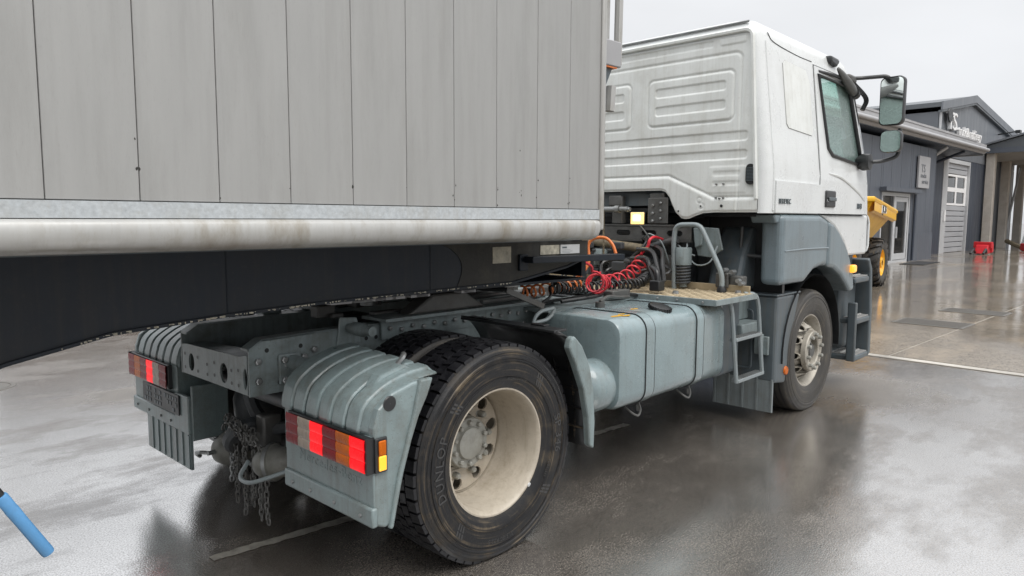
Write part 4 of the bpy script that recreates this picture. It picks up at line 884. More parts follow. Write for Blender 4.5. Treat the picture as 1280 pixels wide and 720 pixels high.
# rail bracket and support tubes for the rear guards
for sg_ in (-1, 1):
    bk = ob('guard_bracket', MB().prism([(-.67, .79), (-.52, .79), (-.52, .88), (-.56, .93), (-.67, .93)], 'y', *sorted((sg_*(RW+.001), sg_*(RW+.016)))), 'chassis', TR, smooth=0, bevel=.008)
    ob('support_tube', MB().tube(fillet([(-.60, sg_*.39, .885), (-.60, sg_*.50, .885), (-.585, sg_*.62, .875), (-.56, sg_*1.1, .865)], .05), .036, 12), 'chassis', bk)
    ob('gusset', MB().prism([(sg_*.39, .80), (sg_*.47, .865), (sg_*.39, .865)], 'x', -.61, -.59), 'chassis', bk, smooth=0)
    gb = MB()
    for x, z in ((-.645, .905), (-.545, .905), (-.645, .81), (-.545, .81)): gb.bolt((x, sg_*(RW+.016), z), .016, .014, 'y', sg_)
    ob('bracket_bolt', gb, 'steel', bk, smooth=30, split=True)
    b2 = ob('guard_bracket', MB().prism([(-.36, .93), (-.22, .93), (-.24, 1.06), (-.34, 1.07)], 'y', *sorted((sg_*(RW+.001), sg_*(RW+.013)))), 'chassis', TR, smooth=0, bevel=.006)
    ob('support_tube', MB().lathe([(.001, 0), (.022, 0), (.022, .05), (.034, .05), (.034, .13), (.024, .15), (.024, .2), (.001, .2)], (0, 0, 0), 'y', 12).xf(Matrix.Translation((-.29, sg_*.385, 1.015)) @ Matrix.Rotation(0 if sg_ > 0 else PI, 4, 'Z')), 'chassis', b2)

# ---- rear mud guards
PATH = fillet([(-.41, 0, .962), (-.50, 0, .958), (-.63, 0, .918), (-.722, 0, .852), (-.744, 0, .775), (-.746, 0, .742)], .06, 5)
def guard(sg):
    ys = np.linspace(.56, 1.19, 260)
    bands = []; b0 = .575
    ribw = .036; pitch = .098
    def h(y):                                            # raised bands with crisp shoulders
        v_ = 0.0
        for k in range(6):
            c = .612+k*pitch
            v_ = max(v_, .011*float(ss((ribw-abs(y-c))/.006+.5)))
        e_ = max(0, y-1.13); return v_-.9*e_*e_*2
    k = len(PATH); nrm = []
    for i in range(k):
        t = (PATH[min(i+1, k-1)]-PATH[max(i-1, 0)]).normalized(); nrm.append(Vector((t.z, 0, -t.x))*-1)
    def P(y, i):
        p = PATH[int(i)]; n_ = nrm[int(i)]; n_ = n_ if n_.z > 0 or n_.x < 0 else -n_
        q = p+n_*h(y); dz = -.03*(y-.56)/.63 if i < 3 else -.03*(y-.56)/.63*max(0, 1-(i-3)/(k-4)); return (q.x, sg*y, q.z+dz)
    mg = ob('rear_mudguard', MB().grid(P, ys, range(k)), 'grey', TR, smooth=40, label='ribbed grey rear mudguard with small side lens and lettering below its lamp' if sg < 0 else 'ribbed grey rear mudguard carrying the dark number plate and flap')
    mg.modifiers.new('solid', 'SOLIDIFY').thickness = .006
    # sheet edge bead
    ob('guard_edge', MB().tube([Vector(P(.56, i))+Vector((0, -sg*.004, 0)) for i in range(k)], .007, 6), 'grey', mg)
    ob('guard_edge', MB().tube([Vector(P(y, 0)) for y in np.linspace(.56, 1.18, 24)], .007, 6), 'grey', mg)
    # outer side plate hugging the tyre
    sp = [(-.476, .925), (-.50, .865), (-.545, .79), (-.582, .70), (-.622, .58), (-.650, .47), (-.668, .385), (-.70, .378), (-.748, .40), (-.748, .775), (-.725, .845), (-.66, .895), (-.56, .922)]
    ob('side_plate', MB().prism(sp, 'y', *sorted((sg*1.188, sg*1.228))), 'grey', mg, smooth=0, bevel=.012, seg=3)
    ob('side_lip', MB().prism([(-.470, .930), (-.50, .862), (-.545, .785), (-.582, .695), (-.622, .575), (-.650, .465), (-.672, .372), (-.688, .372), (-.668, .47), (-.641, .58), (-.602, .70), (-.568, .80), (-.535, .93)], 'y', *sorted((sg*1.215, sg*1.243))), 'grey', mg, smooth=0, bevel=.008)
    ob('side_lens', MB().lathe([(.001, sg*.004), (.026, sg*.004), (.030, 0)], (-.675, sg*1.229, .86), 'y', 20), 'black', mg)
    # rear face
    ob('rear_panel', MB().box(-.752, -.738, *sorted((sg*.585, sg*1.225)), .47, .742), 'grey', mg, bevel=.004)
    ob('lower_strip', MB().box(-.765, -.738, *sorted((sg*.585, sg*1.235)), .395, .472), 'grey', mg, bevel=.008)
    rb = MB()
    for y in (.66, .80, .98, 1.16): rb.bolt((-.765, sg*y, .43), .008, .006, 'x', -1)
    ob('rivet', rb, 'steel', mg, smooth=30, split=True)
    ob('inner_panel', MB().box(-.75, -.50, *sorted((sg*.580, sg*.592)), .56, .80), 'grey', mg, smooth=0)
    if sg < 0:
        mb = text_mb('Mercedes-Benz', .064, .0012, 1.15); mb.xf(Matrix(((0, 0, -1, -.7526), (-1, 0, 0, -.925), (0, 1, 0, .560), (0, 0, 0, 1)))); ob('embossed_lettering', mb, 'grey', mg, smooth=0)
        # little sprung clamps on top
        ob('guard_clamp', MB().tube(smooth_path([(-.50, -1.045, .955), (-.47, -1.05, .985), (-.43, -1.0, .985), (-.42, -.97, .955)], 5), .011, 6), 'steel', mg)
        ob('guard_clamp', MB().prism([(-.66, .89), (-.62, .935), (-.50, .965), (-.46, .945), (-.60, .90)], 'y', -1.10, -1.03), 'grey', mg, smooth=0, bevel=.012)
    else:
        pl = ob('number_plate', MB().box(-.775, -.768, .52, 1.04, .482, .595), 'black', TR, bevel=.004)
        cells = MB()
        for i in range(13):
            for j in range(3): 
                if rnd.random() < .6: cells.box(-.7775, -.775, .54+i*.037, .54+i*.037+.025, .495+j*.032, .495+j*.032+.020)
        ob('plate_print', cells, 'skirt', pl, smooth=0, kind='stuff')
        mf = ob('mud_flap', MB().box(-.758, -.744, .42, 1.03, .20, .395), 'grey', TR, smooth=0)
        for q in range(7): ob('flap_rib', MB().box(-.764, -.756, .43+q*.085, .448+q*.085, .205, .39), 'grey', mf, smooth=0)
        ob('hanger_panel', MB().box(-.765, -.74, .42, .60, .395, .60).box(-.75, -.55, .405, .42, .36, .66), 'grey', mg, bevel=.006)
    # combination lamp: six lenses on a black housing
    hz = ob('tail_lamp', MB().box(-.775, -.748, *sorted((sg*.648, sg*1.226)), .606, .742), 'black', TR, bevel=.004)
    for i in range(6):
        ya, yb = .652+i*.0945, .652+(i+1)*.0945-.002
        mt = ['l_red', 'l_clear', 'l_lit', 'l_red', 'l_orange', 'l_lit' if sg < 0 else 'l_red'][i]
        zs = np.linspace(.611, .738, 37)
        def LP(y, z):
            ph = ((z-.611)/.127*3) % 1; return (-.785-.0035*math.sin(PI*ph)**.5+(.004 if abs(y-ya) < 1e-6 or abs(y-yb) < 1e-6 else 0), sg*y, z)
        lb = MB().grid(LP, [ya, ya+.0005, yb-.0005, yb], zs); lb.grid(lambda y, z: (-.77, sg*y, z), [ya, yb], [.611, .738])
        ob('lens', lb, mt, hz, smooth=30)
    ob('lamp_edge', MB().box(-.783, -.748, *sorted((sg*1.221, sg*1.230)), .606, .744), 'black', hz, smooth=0)
    mk = ob('side_marker', MB().box(-.750, -.695, *sorted((sg*1.229, sg*1.240)), .606, .740), 'black', hz, bevel=.004)
    # the marker sits on the lamp's outer end
    lm = MB()
    lm.box(-.738, -.705, *sorted((sg*1.240, sg*1.249)), .615, .672)
    ob('side_lens', lm, 'l_olit' if sg < 0 else 'l_orange', hz, bevel=.004)
    ob('side_lens', MB().box(-.738, -.705, *sorted((sg*1.240, sg*1.248)), .674, .730), 'l_orange', hz, bevel=.004)
    return mg
guard(-1); guard(1)

# ---- front half guards of the rear wheels
for sg_ in (-1, 1):
    pth = fillet([(.36, 0, 1.012), (.44, 0, .975), (.53, 0, .86), (.585, 0, .70), (.605, 0, .52), (.60, 0, .385)], .1, 5)
    gd_ = ob('wheel_guard', MB().grid(lambda y, i: (pth[int(i)].x, sg_*y, pth[int(i)].z+(.012 if y < .8 else 0)), np.linspace(.50, 1.20, 8), range(len(pth))), 'black', TR, smooth=60)
    gd_.modifiers.new('solid', 'SOLIDIFY').thickness = .008
    inner = [(.40, .93), (.45, .845), (.52, .70), (.56, .55), (.575, .40)]
    outer = [(.61, .378), (.615, .52), (.60, .69), (.56, .83), (.50, .93), (.44, .985), (.415, .975)]
    ob('guard_side_lip', MB().prism(inner+outer, 'y', *sorted((sg_*1.19, sg_*1.235))), 'grey', gd_, smooth=0, bevel=.01)
    ob('guard_top_edge', MB().box(.335, .43, *sorted((sg_*.52, sg_*1.19)), 1.005, 1.018).box(.395, .44, *sorted((sg_*.98, sg_*1.07)), 1.018, 1.026), 'black', gd_, bevel=.003)
    gl = MB()
    for k in range(5): gl.tube([(float(np.interp(z, [.385, .52, .7, .86], [.60, .605, .585, .53]))-.014, sg_*(.72+k*.10), z) for z in np.linspace(.42, .84, 6)], .006, 4)
    for z in (.48, .58, .68, .78): gl.tube([(float(np.interp(z, [.385, .52, .7, .86], [.60, .605, .585, .53]))-.014, sg_*y, z) for y in (.62, 1.18)], .006, 4)
    ob('spray_pattern', gl, 'rubber', gd_, kind='stuff')

# ---- wheels
def flat(mb, zc=RZ):
    mb.v = [(p[0], p[1], max(p[2], -zc+.003)) for p in mb.v]; return mb
TP = [(.292, -.085), (.297, -.118), (.312, -.128), (.335, -.139), (.36, -.146), (.39, -.150), (.42, -.148), (.436, -.147), (.440, -.151), (.447, -.150), (.450, -.146), (.462, -.144), (.466, -.147), (.474, -.144), (.478, -.139), (.489, -.133), (.4935, -.122), (.492, -.112)]
def tyre_mb(c=(0, 0, 0)):
    p = TP+[(.492, 0)]+[(r, -y) for r, y in reversed(TP)]
    return flat(MB().lathe(p, c, 'y', 96))
def tread_mb(n=54, R=.5085, rows=((-.128, -.078), (-.070, -.030), (-.022, .022), (.030, .070), (.078, .128))):
    mb = MB()
    for j, (ya, yb) in enumerate(rows):
        for k in range(n):
            a0 = 2*PI*(k+(.5 if j % 2 else 0)+.12*rnd.uniform(-1, 1)*.3)/n; da = 2*PI/n*.40
            sk_ = (.018 if j % 2 else -.018)*(0 if j in (0, 4) else 1)
            top = []; bot = []
            for (yy, aa) in ((ya, a0-da), (yb, a0-da+sk_), (yb, a0+da+sk_), (ya, a0+da)):
                drop = .004 if (j in (0, 4) and abs(yy) > .12) else 0
                top.append(((R-drop)*math.cos(aa), yy, (R-drop)*math.sin(aa)))
                a2 = aa+(-.004 if aa < a0 else .004); bot.append((.488*math.cos(a2), yy+(-.002 if yy == ya else .002), .488*math.sin(a2)))
            mb.add(top+bot, [(0, 1, 2, 3), (0, 4, 5, 1), (1, 5, 6, 2), (2, 6, 7, 3), (3, 7, 4, 0)])
    return flat(mb)
def side_letters(txt, rad, a_mid, size, ysurf, flip=1, sp=1.0):
    mb = text_mb(txt, size, .0015, sp); v = []
    for x, y, z in mb.v:
        a = a_mid-x/rad; r = rad+y; v.append((r*math.cos(a), ysurf-z, r*math.sin(a)))
    mb.v = v; return mb
RR = [(.299, -.118), (.299, -.108), (.290, -.104), (.281, -.098), (.272, -.06), (.262, -.02), (.258, .05), (.25, .085), (.23, .098), (.20, .094), (.165, .09), (.15, .088)]
def rim_with_holes(nh=10, rh=.030, rhc=.212):
    mb = MB().lathe([(.299, -.112), (.3005, -.1155), (.298, -.119), (.291, -.119), (.286, -.113), (.280, -.100), (.274, -.06), (.268, -.01), (.264, .06), (.260, .115), (.252, .135), (.245, .142)], ax='y', n=64)
    mb.lathe([(.299, -.112), (.292, -.09), (.28, .0), (.28, .16)], ax='y', n=64)
    pl_ = plate2d([circ2(0, 0, .2465, 64)]+[circ2(rhc*math.cos(2*PI*(i+.3)/nh), rhc*math.sin(2*PI*(i+.3)/nh), rh, 14) for i in range(nh)]+[circ2(0, 0, .135, 32)], .012)
    v = []
    for x, y, z in pl_.v:
        r = math.hypot(x, y); v.append((x, .138+z+(.016*ss((.20-r)/.03)), y))
    pl_.v = v; mb.add(pl_.v, pl_.f)
    return mb
def rear_wheel():
    c0 = (0, -1.022, RZ)
    wl = ob('rear_wheel', rim_with_holes(), 'rim', TR, origin=c0, smooth=40)
    ob('outer_tyre', tyre_mb(), 'rubber', wl, origin=c0, smooth=30)
    ob('outer_tread', tread_mb(), 'tread', wl, origin=c0, smooth=0, kind='stuff')
    inn = Matrix.Translation((0, .345, 0))
    ob('inner_tyre', tyre_mb().xf(inn), 'rubber_dusty', wl, origin=c0, smooth=30)
    ob('inner_tread', tread_mb().xf(inn), 'tread', wl, origin=c0, smooth=0, kind='stuff')
    ob('inner_rim', MB().lathe([(.299, .23), (.28, .25), (.26, .30), (.25, .12)], ax='y', n=32), 'rim', wl, origin=c0)
    hub = MB().lathe([(.001, .052), (.062, .054), (.075, .060), (.080, .074), (.082, .076), (.118, .076), (.122, .080), (.122, .105), (.128, .115), (.13, .17)], ax='y', n=32)
    ob('hub', hub, 'hub', wl, origin=c0, smooth=30)
    hn = MB()
    for i in range(10):
        a = 2*PI*(i+.5)/10; hn.lathe([(.001, .056), (.009, .056), (.0125, .060), (.0135, .076), (.016, .077)], (.100*math.cos(a), 0, .100*math.sin(a)), 'y', 8)
    ob('hub_bolt', hn, 'hub', wl, origin=c0, smooth=30, split=True)
    wn = MB()
    for i in range(10):
        a = 2*PI*(i+.1)/10; wn.lathe([(.001, .10), (.012, .10), (.017, .107), (.017, .14), (.022, .142), (.022, .152)], (.1675*math.cos(a), 0, .1675*math.sin(a)), 'y', 6)
    ob('wheel_nut', wn, 'hub', wl, origin=c0, smooth=30, split=True)
    ob('balance_weight', MB().lathe([(.001, -.124), (.010, -.123), (.014, -.117)], (.245, 0, -.175), 'y', 10).xf(Matrix.Translation((-.03, .0, -.04))), 'plate', wl, origin=c0)
    for txt, rad, am, sz, sp_ in (('DUNLOP', .382, math.radians(178), .062, 1.25), ('SP 346', .392, math.radians(2), .062, 1.15), ('315/80 R22.5', .400, math.radians(-92), .028, 1.1), ('TUBELESS', .345, math.radians(-25), .018, 1.2), ('REGROOVABLE', .345, math.radians(75), .016, 1.2)):
        ob('sidewall_lettering', side_letters(txt, rad, am, sz, -.1505 if sz > .03 else -.1495, sp=sp_), 'letter', wl, origin=c0, smooth=0)
    ch = MB()
    for am in (math.radians(48), math.radians(225), math.radians(318), math.radians(135)):
        for k in range(3):
            rr = .372+k*.0; a = am+(k-1)*.045
            ch.add([((.36)*math.cos(a), -.1485, .36*math.sin(a)), (.415*math.cos(a+.05), -.1507, .415*math.sin(a+.05)), (.415*math.cos(a+.075), -.1507, .415*math.sin(a+.075)), (.36*math.cos(a+.022), -.1485, .36*math.sin(a+.022))], [(0, 1, 2, 3)])
    ob('sidewall_marks', ch, 'letter', wl, origin=c0, smooth=0, split=True)
    rg = MB()
    for r_ in (.352, .427): rg.lathe([(r_-.001, -.1478), (r_, -.1515), (r_+.001, -.1478)], ax='y', n=96)
    ob('sidewall_ring', rg, 'rubber', wl, origin=c0)
    return wl
rw = rear_wheel()
dup(rw, TR, (0, 1.022, RZ), PI)

def front_wheel():
    c0 = (WB, -1.066, RZ); FP = [(r, y) for r, y in TP]
    mb = MB().lathe([(.299, -.112), (.3005, -.1155), (.298, -.119), (.290, -.118), (.283, -.108), (.272, -.085), (.262, -.060), (.256, -.040), (.254, -.03)], ax='y', n=56)
    mb.lathe([(.299, -.112), (.28, 0), (.28, .12)], ax='y', n=40)
    nh = 10
    pl_ = plate2d([circ2(0, 0, .2545, 56)]+[circ2(.217*math.cos(2*PI*(i+.2)/nh), .217*math.sin(2*PI*(i+.2)/nh), .027, 14) for i in range(nh)]+[circ2(0, 0, .10, 32)], .012)
    pl_.v = [(x, -.035+z-.085*float(ss((.262-math.hypot(x, y))/.085)), y) for x, y, z in pl_.v]; mb.add(pl_.v, pl_.f)
    wl = ob('front_wheel', mb, 'alloy', TR, origin=c0, smooth=40)
    p = TP[:-1]+[(.500, -.112), (.504, -.09), (.505, 0)]; p = p+[(r, -y) for r, y in reversed(p[:-1])]
    ob('tyre', flat(MB().lathe(p, ax='y', n=80)), 'rubber_dusty', wl, origin=c0, smooth=30)
    gr = MB()
    for y in (-.07, -.025, .025, .07): gr.lathe([(.5058, y-.006), (.5058, y+.006)], ax='y', n=60)
    ob('tread_groove', flat(gr, RZ-.001), 'tread', wl, origin=c0)
    hb = MB().lathe([(.166, -.118), (.166, -.155), (.160, -.162), (.115, -.162), (.108, -.155), (.106, -.115)], ax='y', n=40)
    ob('nut_ring', hb, 'alloy', wl, origin=c0)
    wn = MB()
    for i in range(10):
        a = 2*PI*(i+.4)/10; wn.lathe([(.001, -.192), (.011, -.192), (.0155, -.186), (.0155, -.164), (.019, -.162)], (.137*math.cos(a), 0, .137*math.sin(a)), 'y', 8)
    ob('wheel_nut', wn, 'hub', wl, origin=c0, smooth=30, split=True)
    ob('hub', MB().lathe([(.001, -.150), (.05, -.150), (.056, -.140), (.058, -.10), (.105, -.09), (.105, 0)], ax='y', n=24), 'midmetal', wl, origin=c0)
    hn = MB()
    for i in range(8):
        a = 2*PI*i/8; hn.bolt((.078*math.cos(a), -.095, .078*math.sin(a)), .011, .02, 'y', -1)
    ob('hub_bolt', hn, 'steel', wl, origin=c0, smooth=30, split=True)
    return wl
fw = front_wheel(); dup(fw, TR, (WB, 1.066, RZ), PI)

# ---- axles, suspension and the dark works under the frame
ax = ob('rear_axle', MB().tube([(0, -.85, RZ), (0, -.3, RZ), (0, .3, RZ), (0, .85, RZ)], [.09, .10, .10, .09], 14).lathe([(.001, -.20), (.12, -.17), (.20, -.08), (.22, 0), (.20, .08), (.12, .17), (.001, .20)], (0.02, 0, RZ), 'x', 20).tube([(.2, 0, RZ), (1.2, 0, .62), (2.4, 0, .78)], .06, 12), 'darkmetal', TR)
for sg_ in (-1, 1):
    ob('air_spring', MB().lathe([(.11, .42), (.13, .46), (.135, .55), (.115, .60), (.135, .64), (.13, .72), (.11, .75), (.001, .75)], (-.40, sg_*.36, 0), 'z', 20), 'engine', TR)
    ob('spring_arm', MB().box(-.55, .45, *sorted((sg_*.33, sg_*.42)), .38, .44), 'darkmetal', TR, bevel=.015)
    ob('shock_absorber', MB().tube([(-.20, sg_*.27, .38), (-.26, sg_*.30, .66)], .034, 10).tube([(-.26, sg_*.30, .6), (-.30, sg_*.31, .86)], .044, 10), 'engine', TR)
    ob('brake_drum', MB().lathe([(.205, .0), (.205, .20), (.12, .21)], (0, 0, RZ), 'y', 24).xf(Matrix.Translation((0, -.72 if sg_ < 0 else .5, 0))), 'darkmetal', TR)
ob('axle_cross_tube', MB().tube([(-.62, -.5, .70), (-.62, .5, .70)], .04, 10), 'engine', TR)
ob('rear_pipe', MB().tube(smooth_path([(-.55, .16, .75), (-.56, .12, .60), (-.52, .05, .50), (-.4, -.1, .46)], 6), .035, 8), 'engine', TR)
def chamber(loc, dirv, r=.078, lab=None):
    q = Vector(dirv).to_track_quat('X', 'Z').to_matrix().to_4x4(); T_ = Matrix.Translation(loc) @ q
    c = ob('brake_chamber', MB().lathe([(.001, .095), (.035, .095), (.055, .085), (.074, .055), (r, .03), (r, .01), (r+.010, .008), (r+.010, -.008), (r, -.01), (r-.004, -.04), (r-.012, -.10), (.05, -.13), (.001, -.13)], ax='x', n=24).xf(T_), 'chamber', TR)
    ob('clamp_band', MB().lathe([(r+.013, -.010), (r+.013, .010)], ax='x', n=24).xf(T_), 'steel', c)
    ob('chamber_bolt', MB().tube([(.09, 0, 0), (.135, 0, 0)], .012, 8).xf(T_), 'steel', c); return c
c1 = chamber((-.64, .19, .35), (-.95, -.12, .05), .088); c2 = chamber((-.66, -.30, .40), (-.45, .88, -.18))
ob('chamber_hook', MB().tube(smooth_path([(-.75, .19, .35), (-.79, .22, .355), (-.79, .27, .34), (-.76, .30, .31)], 5), .011, 6), 'steel', c1)
ob('chamber_hose', MB().tube(smooth_path([(-.74, -.20, .40), (-.80, -.24, .35), (-.80, -.33, .345), (-.75, -.42, .38), (-.68, -.50, .42)], 6), .010, 8), 'tube', c2)
ob('slack_adjuster', MB().box(-.62, -.50, -.50, -.46, .42, .56).box(-.66, -.56, -.20, -.12, .44, .60), 'midmetal', c2, bevel=.012, split=True)
# rotating snow chain unit: chain strands hanging from a wheel
ch = ob('snow_chain_unit', MB().lathe([(.001, .03), (.10, .03), (.115, .015), (.115, -.015), (.10, -.03), (.001, -.03)], ax='y', n=22).xf(Matrix.Translation((-.66, -.02, .47)) @ Matrix.Rotation(.6, 4, 'X')), 'engine', TR)
ob('unit_arm', MB().tube([(-.64, -.10, .50), (-.52, -.30, .55), (-.40, -.42, .62)], .03, 8), 'engine', ch)
def link_pts(L_=.034, W_=.020):
    return [(W_/2*math.cos(a), 0, (L_/2-W_/2)*(1 if math.sin(a) > 0 else -1)+W_/2*math.sin(a)) for a in np.linspace(0, 2*PI, 10, endpoint=False)]
LM = MB().tube(link_pts(), .0042, 4, closed=True)
def chain(x, y, ztop, n, lean):
    mb = MB(); xx, yy = x, y
    for i in range(n):
        T_ = Matrix.Translation((xx, yy, ztop-i*.026)) @ Matrix.Rotation((PI/2 if i % 2 else 0)+rnd.uniform(-.3, .3), 4, 'Z') @ Matrix.Rotation(rnd.uniform(-.12, .12), 4, 'Y')
        m = MB(); m.v = list(LM.v); m.f = list(LM.f); m.xf(T_); mb.add(m.v, m.f); xx += lean+rnd.uniform(-.003, .003); yy += rnd.uniform(-.004, .004)
    ob('chain_strand', mb, 'steel' if rnd.random() < .25 else 'midmetal', ch, smooth=50)
for (x, y, zt_, n, l) in [(-.70, .06, .50, 11, 0), (-.70, .085, .52, 9, .001), (-.69, .0, .50, 12, 0), (-.72, -.04, .50, 14, 0), (-.71, -.10, .47, 13, .001), (-.72, -.13, .44, 13, 0), (-.70, -.17, .46, 12, -.001), (-.72, -.215, .44, 9, 0), (-.71, -.25, .40, 9, 0), (-.72, -.29, .38, 10, 0), (-.72, -.33, .37, 10, 0)]:
    chain(x, y, zt_, n, l)
for k in range(7):
    y = .05-k*.045; mb = MB()
    for i in range(7):
        t_ = i/6; T_ = Matrix.Translation((-.74+.02*math.sin(i), y-.10*t_+rnd.uniform(-.01, .01), .52+.05*math.sin(PI*t_)+rnd.uniform(-.015, .015)-.015*k*.4)) @ Matrix.Rotation(rnd.uniform(0, 3), 4, 'X') @ Matrix.Rotation(rnd.uniform(0, 3), 4, 'Z')
        m = MB(); m.v = list(LM.v); m.f = list(LM.f); m.xf(T_); mb.add(m.v, m.f)
    ob('chain_strand', mb, 'midmetal', ch, smooth=50)

# ---- fifth wheel
fwp = ob('fifth_wheel', MB().add([], []).prism([(-.35, -.42), (-.05, -.44), (.30, -.42), (.62, -.25), (.70, 0), (.62, .25), (.30, .42), (-.05, .44), (-.35, .42), (-.30, .16), (.10, .05), (.10, -.05), (-.30, -.16)], 'z', 1.145, 1.178), 'darkmetal', TR, smooth=0, bevel=.01)
for sg_ in (-1, 1):
    pd = ob('pedestal', MB().prism([(.05, 1.045), (.62, 1.045), (.46, 1.145), (.22, 1.145)], 'y', *sorted((sg_*.32, sg_*.43))), 'midmetal', fwp, smooth=0, bevel=.012)
    ob('pedestal_bolt', MB().bolt((.12, sg_*.40, 1.046), .018, .02, 'z', 1).bolt((.56, sg_*.40, 1.046), .018, .02, 'z', 1).bolt((.34, sg_*.40, 1.046), .018, .02, 'z', 1), 'steel', pd, smooth=30, split=True)
    ob('mounting_plate', MB().box(-.12, 1.30, *sorted((sg_*.25, sg_*.46)), 1.028, 1.044), 'chassis', fwp, smooth=0)
    ob('mounting_angle', MB().box(-.1, 1.28, *sorted((sg_*(RW+.009), sg_*(RW+.022))), .93, 1.027), 'chassis', fwp, smooth=0)
ab = MB()
for k in range(18): ab.bolt((-.05+k*.075, -(RW+.022), .985-(k % 2)*.012), .013, .014, 'y', -1)
ob('angle_bolt', ab, 'steel', fwp, smooth=30, split=True)
pc = MB()
for k in range(20):
    x = -.3+rnd.random()*1.7; y = rnd.uniform(-.3, .42); pc.box(x, x+rnd.uniform(.04, .2), y, y+rnd.uniform(.03, .1), 1.03, 1.03+rnd.uniform(.02, .075))
ob('mechanism_block', pc, 'midmetal', fwp, smooth=0, bevel=.006, split=True)
rd = MB()
for y, z, x0, x1 in ((-.36, 1.06, .65, 1.25), (-.20, 1.07, .6, 1.45), (-.05, 1.055, .7, 1.5), (.1, 1.08, .6, 1.4)): rd.tube([(x0, y, z), (x1, y+.02, z)], .016, 8)
ob('linkage_rod', rd, 'steel', fwp)
rh = ob('release_handle', MB().tube([(.50, -.47, 1.165), (.60, -.62, 1.155)], .016, 8), 'black', fwp)
bar = MB().tube([(.585, -.60, 1.16), (.86, -.66, 1.045)], .021, 4); ob('handle_bar', bar, 'midmetal', fwp)
a0 = Vector((.865, -.66, 1.035)); dx = Vector((.80, -.10, -.12)).normalized(); dz = Vector((.42, -.1, .9)).normalized()
lp = [a0+dx*(.062*math.copysign(abs(math.cos(a))**.6, math.cos(a)))+dz*(.036*math.copysign(abs(math.sin(a))**.6, math.sin(a)))+dz*(.03*math.cos(a))+Vector((-.005, -.01, -.045)) for a in np.linspace(0, 2*PI, 20, endpoint=False)]
ob('handle_loop', MB().tube(lp, .011, 8, closed=True), 'tube', fwp)
# rails top clutter: cables along the frame
ob('frame_cable', MB().tube(smooth_path([(1.2, -.52, 1.03), (1.45, -.60, 1.05), (1.62, -.55, 1.055), (1.8, -.58, 1.04), (1.95, -.62, 1.02)], 6), .013, 6), 'black_hose', TR)
ob('frame_cable', MB().tube(smooth_path([(1.1, -.46, 1.03), (1.4, -.5, 1.045), (1.7, -.48, 1.05), (2.0, -.5, 1.03)], 6), .010, 6), 'black_hose', TR)
ob('air_valve', MB().box(1.62, 1.80, -.62, -.54, 1.02, 1.075).lathe([(.001, .05), (.025, .05), (.025, 0)], (1.84, -.58, 1.02), 'z', 10), 'midmetal', TR, bevel=.008)
ob('frame_tray', MB().box(.98, 2.0, -.60, -.40, .985, 1.005), 'chassis', TR, smooth=0)

# ---- fuel tank, straps, cap, air reservoir
TX0, TX1, TY0, TY1, TZ0, TZ1 = .955, 2.20, -1.145, -.56, .475, 1.0
tk = ob('fuel_tank', MB().box(TX0, TX1, TY0, TY1, TZ0, TZ1), 'tankpaint', TR)
def rr_ring(x, y0, y1, z0, z1, r, n=8):
    p = []
    for (cy, cz, a0) in ((y1-r, z1-r, 0), (y0+r, z1-r, PI/2), (y0+r, z0+r, PI), (y1-r, z0+r, 1.5*PI)):
        for k in range(n+1): a = a0+PI/2*k/n; p.append((x, cy+r*math.cos(a), cz+r*math.sin(a)))
    return p
def loft(rings, cap=True):
    n = len(rings[0]); mb = MB().add([p for r in rings for p in r], [(i*n+j, i*n+(j+1) % n, (i+1)*n+(j+1) % n, (i+1)*n+j) for i in range(len(rings)-1) for j in range(n)])
    if cap: mb.f += [tuple(range(n-1, -1, -1)), tuple(range((len(rings)-1)*n, len(rings)*n))]
    return mb
def tank_mb(x0, x1, y0, y1, z0, z1, r, e=.03):
    R_ = []
    for (x, d) in ((x0, e), (x0+e*.3, e*.3), (x0+e, 0), (x1-e, 0), (x1-e*.3, e*.3), (x1, e)): R_.append(rr_ring(x, y0+d, y1-d, z0+d, z1-d, r-d*.4))
    return loft(R_)
mesh_old = tk.data; tmb = tank_mb(TX0, TX1, TY0, TY1, TZ0, TZ1, .095); c_ = ORG[tk]
tk.data.clear_geometry(); tk.data.from_pydata([(p[0]-c_.x, p[1]-c_.y, p[2]-c_.z) for p in tmb.v], [], tmb.f); tk.data.update(); tk.data.shade_smooth(); tk.data.set_sharp_from_angle(angle=math.radians(40))
for x in (1.215, 1.80):
    ob('tank_strap', loft([rr_ring(x+dx_, TY0-.006, TY1+.006, TZ0-.006, TZ1+.006, .1) for dx_ in (0, .085)], False), 'tankpaint', tk)
    for dx_ in (-.004, .089): ob('strap_edge', MB().tube(rr_ring(x+dx_, TY0-.004, TY1+.004, TZ0-.004, TZ1+.004, .1), .003, 5, closed=True), 'black', tk)
    ob('strap_hook', MB().tube(fillet([(x+.04, TY0+.07, TZ0-.0), (x+.04, TY0+.05, TZ0-.045), (x-.0, TY0+.04, TZ0-.075), (x-.05, TY0+.05, TZ0-.05), (x-.055, TY0+.1, TZ0-.02)], .02), .0065, 6).bolt((x+.04, TY0+.07, TZ0-.02), .012, .03, 'z', -1), 'midmetal', tk)
cp = ob('fuel_cap', MB().lathe([(.001, .034), (.055, .032), (.066, .026), (.070, .016), (.070, .004), (.055, 0)], (0, 0, 0), 'z', 24).xf(Matrix.Translation((1.53, -1.035, .995)) @ Matrix.Rotation(math.radians(14), 4, 'X')), 'black', tk)
rb = MB()
for k in range(24):
    a = 2*PI*k/24; rb.box(-.004, .004, -.003, .003, .004, .026); 
    n8 = 8; rb.v[-n8:] = [tuple(Matrix.Rotation(a, 4, 'Z') @ (Vector(p)+Vector((.0705, 0, 0)))) for p in rb.v[-n8:]]
